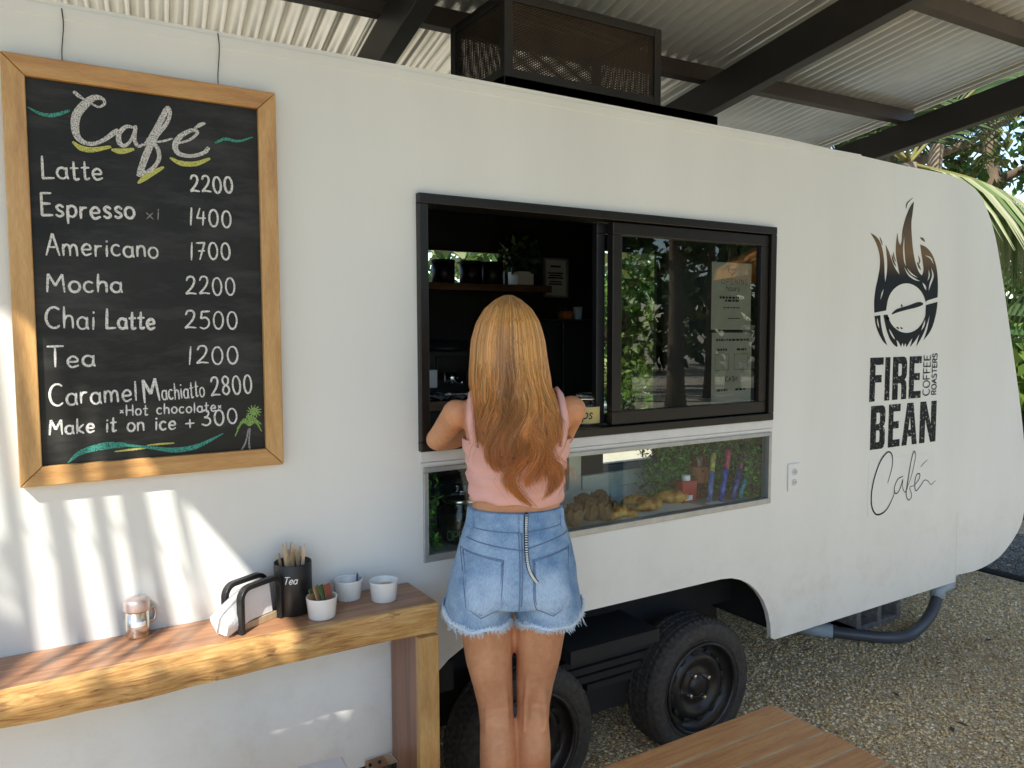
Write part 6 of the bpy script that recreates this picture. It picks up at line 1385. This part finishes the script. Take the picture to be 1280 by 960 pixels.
def frond_mb(mb, base, tip, sag, nl=46, ll=.55, lw=.022, pal=None, r=None, hang=.55, dry=False):
    """one palm frond: arching rachis with two rows of narrow drooping leaflets"""
    base, tip = np.array(base, float), np.array(tip, float); mid = (base+tip)/2+np.array([0, 0, sag]); P = spline([base, mid, tip], 14); n = len(P)
    mb.tube(P, list(np.linspace(.020, .004, n)), 6, col=(.22, .20, .06) if not dry else (.35, .24, .12))
    for i in range(nl):
        t = .12+.87*i/(nl-1); k = min(int(t*(n-1)), n-2); p = P[k]+(P[k+1]-P[k])*(t*(n-1)-k); tn = P[k+1]-P[k]; tn /= np.linalg.norm(tn); sd = np.cross(tn, (0, 0, 1)); sd /= np.linalg.norm(sd)
        for s in (-1, 1):
            L_ = ll*(math.sin(math.pi*min(1, .16+t*.84))**.6)*r.uniform(.8, 1.1); d = sd*s*.75+tn*.55+np.array([0, 0, -.05]); d /= np.linalg.norm(d); col = tuple(np.array(pal[r.integers(len(pal))])*r.uniform(.75, 1.25)); pts = []
            for j in range(5): q = j/4; pts.append(p+d*L_*q+np.array([0, 0, -hang*L_*q*q]))
            up = np.cross(d, tn); wv = np.cross(d, np.array([0, 0, 1.])); wv /= np.linalg.norm(wv)+1e-9; vs = []; fs = []
            for j in range(5): w_ = lw*(.45, 1, .95, .65, .08)[j]*(L_/ll)**.5; vs += [pts[j]+tn*w_+np.array([0, 0, -.4*w_]), pts[j], pts[j]-tn*w_+np.array([0, 0, -.4*w_])]
            for j in range(4): fs += [(3*j, 3*j+1, 3*j+4, 3*j+3), (3*j+1, 3*j+2, 3*j+5, 3*j+4)]
            mb.add(vs, fs, col=col)
PALM = [(.075, .14, .03), (.10, .17, .04), (.055, .11, .022), (.14, .19, .06)]
def palm(label, x, y, h, tips, seed, group=None, pal=PALM, ll=.6, lean=(0, 0), cat='palm'):
    r = np.random.default_rng(seed); e_ = empty('palm_tree', (x, y, 0), label, cat, group); mb = MB(); P = [np.array([lean[0]*(t**2), lean[1]*(t**2), h*t]) for t in np.linspace(0, 1, 22)]
    mb.tube(P, [.15-.004*i+(.008 if i % 2 else 0) for i in range(22)], 12); mb.build('trunk', M['palm_bark']).parent = e_; top = P[-1]
    for (a, L_, rise, sag) in tips:
        mb = MB(); a = R(a); frond_mb(mb, top, top+np.array([math.cos(a)*L_, math.sin(a)*L_, rise]), sag, 46, ll, .024, pal, r); mb.build('frond', M['leaf'], attr=True).parent = e_
    return e_
# right of and beyond the trailer
full = lambda n, L_, s: [(360/n*i+13*math.sin(i*5+s), L_*(.85+.2*math.sin(i*3+s)), -.9+1.9*math.sin(i*2.1+s)*.6, .75) for i in range(n)]
palm('tall coconut palm whose fronds hang beside the canopy, right of the trailer', 10.2, 6.2, 5.2, full(13, 2.8, 1), 3, 'palms beyond the trailer', lean=(.3, -.2), pal=[(.035, .07, .018), (.05, .09, .022), (.07, .11, .03)])
sp_ = palm('shorter coconut palm with one pale sunlit frond arching behind the trailer nose', 7.55, 4.7, 3.3, [(15, 2.2, .7, .5), (60, 2.2, .5, .6), (110, 2.1, .5, .5), (160, 2.1, .3, .5), (205, 1.9, .5, .5), (-20, 1.7, 1.1, .3)], 5, 'palms beyond the trailer', pal=[(.03, .06, .016), (.045, .08, .02), (.06, .10, .03)])
mb = MB(); tp3 = np.array([7.55, 4.7, 3.3]); e3 = onY(1345, 305, 3.75)-tp3
frond_mb(mb, (0, 0, 3.3), e3+np.array([0, 0, 3.3]), .16, 60, .85, .021, [(.20, .26, .10), (.27, .31, .15), (.14, .20, .07), (.33, .33, .20)], np.random.default_rng(6), hang=.9); mb.build('frond', M['leaf'], attr=True).parent = sp_
for tx_, ty_, Y_ in ((1360, 420, 4.0), (1330, 470, 4.3)):
    mb = MB(); frond_mb(mb, (0, 0, 3.3), onY(tx_, ty_, Y_)-tp3+np.array([0, 0, 3.3]), .5, 46, .6, .022, [(.10, .17, .04), (.15, .21, .05), (.20, .26, .07)], np.random.default_rng(9), hang=.6); mb.build('frond', M['leaf'], attr=True).parent = sp_
palm('slender palm standing farthest back beyond the trailer roof', 12.5, 9.5, 6.4, full(12, 2.9, 4), 8, 'palms beyond the trailer', pal=[(.04, .08, .02), (.055, .10, .025), (.09, .12, .04)])
tree('broadleaf_tree', 'dark broadleaf tree with a brown trunk rising over the trailer nose', 10.8, 6.95, 9.5, .20, 3.0, 11, G_DARK, 58, 60, .17, low=.45)
tree('broadleaf_tree', 'tall leafy tree right of the canopy with sky showing through', 14.5, 7.4, 11, .24, 3.6, 12, G_MID, 64, 60, .2, low=.4)
tree('broadleaf_tree', 'wide bushy tree at the far right beyond the grey gravel', 15.5, 5.6, 6.5, .2, 3.0, 13, G_DARK, 90, 60, .2, low=.12)
G_SUN = [(.12, .20, .04), (.16, .24, .06), (.20, .27, .08), (.09, .16, .03), (.24, .25, .10)]
def bush(label, x, y, h, rad, seed, pal=G_MID, leaf=.11, n=46, per=80):
    r = np.random.default_rng(seed); e_ = empty('shrub', (x, y, 0), label, 'shrub', 'shrubs round the clearing'); mb = MB(); cs = []
    for i in range(7):
        a = r.uniform(0, 6.28); q = np.array([math.cos(a)*rad*r.uniform(.3, .8), math.sin(a)*rad*r.uniform(.3, .8), h*r.uniform(.5, .9)]); mb.tube([(0, 0, 0), q*.5+np.array([0, 0, .1]), q], [.03, .02, .008], 6); cs.append(q)
    mb.build('stem', M['bark']).parent = e_; cs = np.array(cs); ex = r.normal(0, 1, (n, 3))*np.array([rad*.5, rad*.5, h*.25])+np.array([0, 0, h*.5]); ex[:, 2] = np.clip(ex[:, 2], .1, h); np_leaves('foliage', np.r_[cs, ex], per, r.uniform(.12, .3, len(cs)+n)*rad, leaf, pal, r, e_)
bush('broad-leaved shrub just right of the trailer nose', 8.6, 3.05, 1.6, 1.0, 21, G_DARK, .24)
bush('bright yellow-green shrub low at the right edge', 8.9, 3.75, 1.35, .9, 22, [(.16, .24, .04), (.20, .28, .06), (.12, .20, .03)], .22)
# seen through the trailer's far door and rear window
bush('sunlit shrub straight beyond the trailer door', 8.9, 9.8, 3.0, 1.5, 23, G_SUN, .13, 70, 80)
bush('tall sunlit shrub left in the view through the door', 7.4, 10.0, 3.4, 1.5, 24, G_SUN, .13, 70, 80)
bush('round sunlit shrub right in the view through the door', 10.4, 10.6, 3.0, 1.6, 25, G_SUN, .14, 70, 80)
tree('broadleaf_tree', 'slim pale-leaved tree beyond the trailer door', 8.2, 11, 8, .16, 2.6, 26, G_MID, 90, 70, .18, low=.15)
tree('broadleaf_tree', 'dark leafy tree behind the trailer seen past its rear window', 3.6, 12.5, 9, .2, 3, 27, G_DARK, 90, 70, .2)
# behind the camera: the grove that the windows mirror
spots = [(8.2, -5.6), (9.4, -7.4), (10.6, -6.9), (11.2, -9.4), (13.2, -8.6), (10.4, -11.5), (13, -11.5), (15.5, -10), (16.5, -13), (11, -14.5), (14.5, -14.5)]
for i, (x, y) in enumerate(spots): tree('broadleaf_tree', 'tall shade tree with dark trunk in the grove facing the trailer', x, y, 8.5+1.5*math.sin(i*2), .17+.05*math.sin(i*1.3), 2.5, 40+i, G_DARK if i % 3 else G_MID, 60, 60, .2, low=.45, group='trees of the grove facing the trailer')
pr = empty('parasol', (9.1, -2.6, 0), 'orange beach parasol opened on a wooden pole facing the trailer', 'parasol')
mb = MB(); n = 8; vs = [(0, 0, 3.25)]
for k in range(n): a = 2*math.pi*k/n; vs.append((1.35*math.cos(a), 1.35*math.sin(a), 2.48))
for k in range(n): a = 2*math.pi*k/n; vs.append((1.37*math.cos(a), 1.37*math.sin(a), 2.33))
mb.add(vs, [(0, 1+k, 1+(k+1) % n) for k in range(n)]+[(1+k, 9+k, 9+(k+1) % n, 1+(k+1) % n) for k in range(n)]); o = mb.build('canopy', mat('orange_cloth', (.55, .24, .05), .8)); o.parent = pr
mb = MB(); mb.tube([(0, 0, 0), (0, 0, 3.26)], .025, 10); mb.build('pole', M['oak_v']).parent = pr
mb = MB()
for k in range(n): a = 2*math.pi*k/n; mb.tube([(0, 0, 3.20), (1.34*math.cos(a), 1.34*math.sin(a), 2.46)], .008, 6)
mb.build('rib', M['oak_v']).parent = pr
# the far wood that closes the clearing all round
r = np.random.default_rng(91); e_ = bpy.data.objects.new('treeline', None)
cent = []
for i in range(900):
    a = r.uniform(0, 2*math.pi); d = r.uniform(27, 36)
    if 3.5 < a < 4.6 and r.random() < .6: continue
    cent.append((3+d*math.cos(a), 2+d*math.sin(a), abs(r.normal(0, 1))*2.6+.6))
o = np_leaves('treeline', np.array(cent), 34, np.full(len(cent), 1.9), .75, G_DARK+G_MID, r, None)
tag(o, 'far wood closing the clearing all round', None, kind='stuff'); bpy.data.objects.remove(e_)
# the palm at the left whose hanging dry frond throws the striped shade on the wall and counter
dp_ = empty('palm_tree', (-2.75, -.9, 0), 'leaning palm with a dry hanging frond left of the canopy edge', 'palm', 'palms beyond the trailer')
mb = MB(); mb.tube([(.0, .0, 0), (-.1, .0, 1.5), (-.05, .05, 3.0), (.05, .1, 4.2)], [.17, .14, .12, .11], 12); mb.build('trunk', M['palm_bark']).parent = dp_
r = np.random.default_rng(77)
for (a, L_, rise, sag) in [(100, 2.2, -.3, .7), (160, 2.3, .1, .7), (220, 2.2, .3, .7), (280, 2.2, -.2, .7), (190, 1.8, 1.0, .5)]:
    mb = MB(); a = R(a); frond_mb(mb, (.05, .1, 4.2), (.05+math.cos(a)*L_, .1+math.sin(a)*L_, 4.2+rise), sag, 40, .6, .024, PALM, r); mb.build('frond', M['leaf'], attr=True).parent = dp_
hf = MB(); K0 = 3.35                                                # leaflets hang in the sun's path to the wall
def back(xw, zw, k): return np.array([xw, WY, zw])+TO_SUN*k
tops = []
for (xt, zt_, xb, zb, wd_, dk) in [(-.42, 1.7, -.33, .62, .030, .1), (-.33, 1.7, -.23, .62, .022, -.1), (-.20, 1.72, -.12, .6, .034, .05), (-.085, 1.75, -.005, .60, .028, 0), (.005, 1.72, .055, .64, .010, .12), (-.02, 1.75, .115, .62, .036, -.05), (.075, 1.72, .205, .60, .030, .08), (.135, 1.70, .262, .60, .018, -.12), (.165, 1.62, .325, .58, .030, .1), (.265, 1.5, .395, .60, .010, 0), (.28, 1.45, .44, .60, .012, .1)]:
    n = 14; vs = []; fs = []; k0 = (K0+dk)/math.cos(SUN_EL)*.75
    for i in range(n):
        t = i/(n-1); xw = xt+(xb-xt)*(t**1.15); p = back(xw, zt_+(zb-zt_)*t, k0); w_ = wd_*(.55+.6*math.sin(math.pi*min(1, t*.9+.1)))*(1 if t < .9 else .5)
        vs += [p+np.array([-w_*.5, w_*.25, 0]), p+np.array([0, .003, 0]), p+np.array([w_*.5, -w_*.25, 0])]
    for i in range(n-1): fs += [(3*i, 3*i+1, 3*i+4, 3*i+3), (3*i+1, 3*i+2, 3*i+5, 3*i+4)]
    hf.add(vs, fs, col=(.30, .22, .10)); tops.append(back(xt, zt_, k0))
    if wd_ > .02:                                                   # a curled thread off the leaflet
        q0 = back(xt+(xb-xt)*.45, zt_+(zb-zt_)*.45, k0); hf.tube(spline([q0, q0+np.array([.05, -.03, -.10]), q0+np.array([.10, -.05, -.26])], 5), .0035, 5, col=(.30, .22, .10))
tops.sort(key=lambda p: p[0]); P = [np.array([-2.70, -.8, 4.15])]+[p for p in tops[::2]]
hf.tube(spline(P, 4), list(np.linspace(.028, .008, (len(P)-1)*4+1)), 8, col=(.32, .23, .11))
o = hf.build('dry_frond', M['leaf'], attr=True); adopt(o, dp_); o['label'] = 'dry brown frond hanging down in front of the sun'
lt = empty('broadleaf_tree', (-2.3, -.35, 0), 'added leafy tree outside the left canopy edge, crown shaped to shade the wall', 'tree')   # unseen tree, added so that its crown shades the wall below the counter
mb = MB(); mb.tube(spline([(0, 0, 0), (.05, .02, 1.2), (.25, .12, 2.3), (.7, .35, 2.75)], 6), list(np.linspace(.07, .02, 19)), 9)
for q_ in ((.3, .25, 2.75), (1.1, .55, 2.85), (1.3, .65, 3.05), (.9, .45, 3.1)): mb.tube(spline([(.25, .12, 2.3), (.5, .25, 2.6), q_], 4), [.022]*4+[.012]*4+[.006], 6)
mb.build('trunk', M['bark']).parent = lt
r = np.random.default_rng(55); cs = []
for xw in np.arange(.12, 1.16, .06):
    for zw in np.arange(-.10, .375, .06): cs.append(back(xw+r.normal(0, .015), zw+r.normal(0, .012), (2.9+r.uniform(-.22, .22))/math.cos(SUN_EL))-np.array([-2.3, -.35, 0]))
nb_ = len(cs)
for xw in np.arange(.10, 1.18, .032):
    for zw in (.385, .415, .445, .472): cs.append(back(xw+r.normal(0, .008), zw+r.normal(0, .006), (2.9+r.uniform(-.15, .15))/math.cos(SUN_EL))-np.array([-2.3, -.35, 0]))
np_leaves('crown', np.array(cs), 44, np.r_[np.full(nb_, .085), np.full(len(cs)-nb_, .026)], .060, G_MID, r, lt)
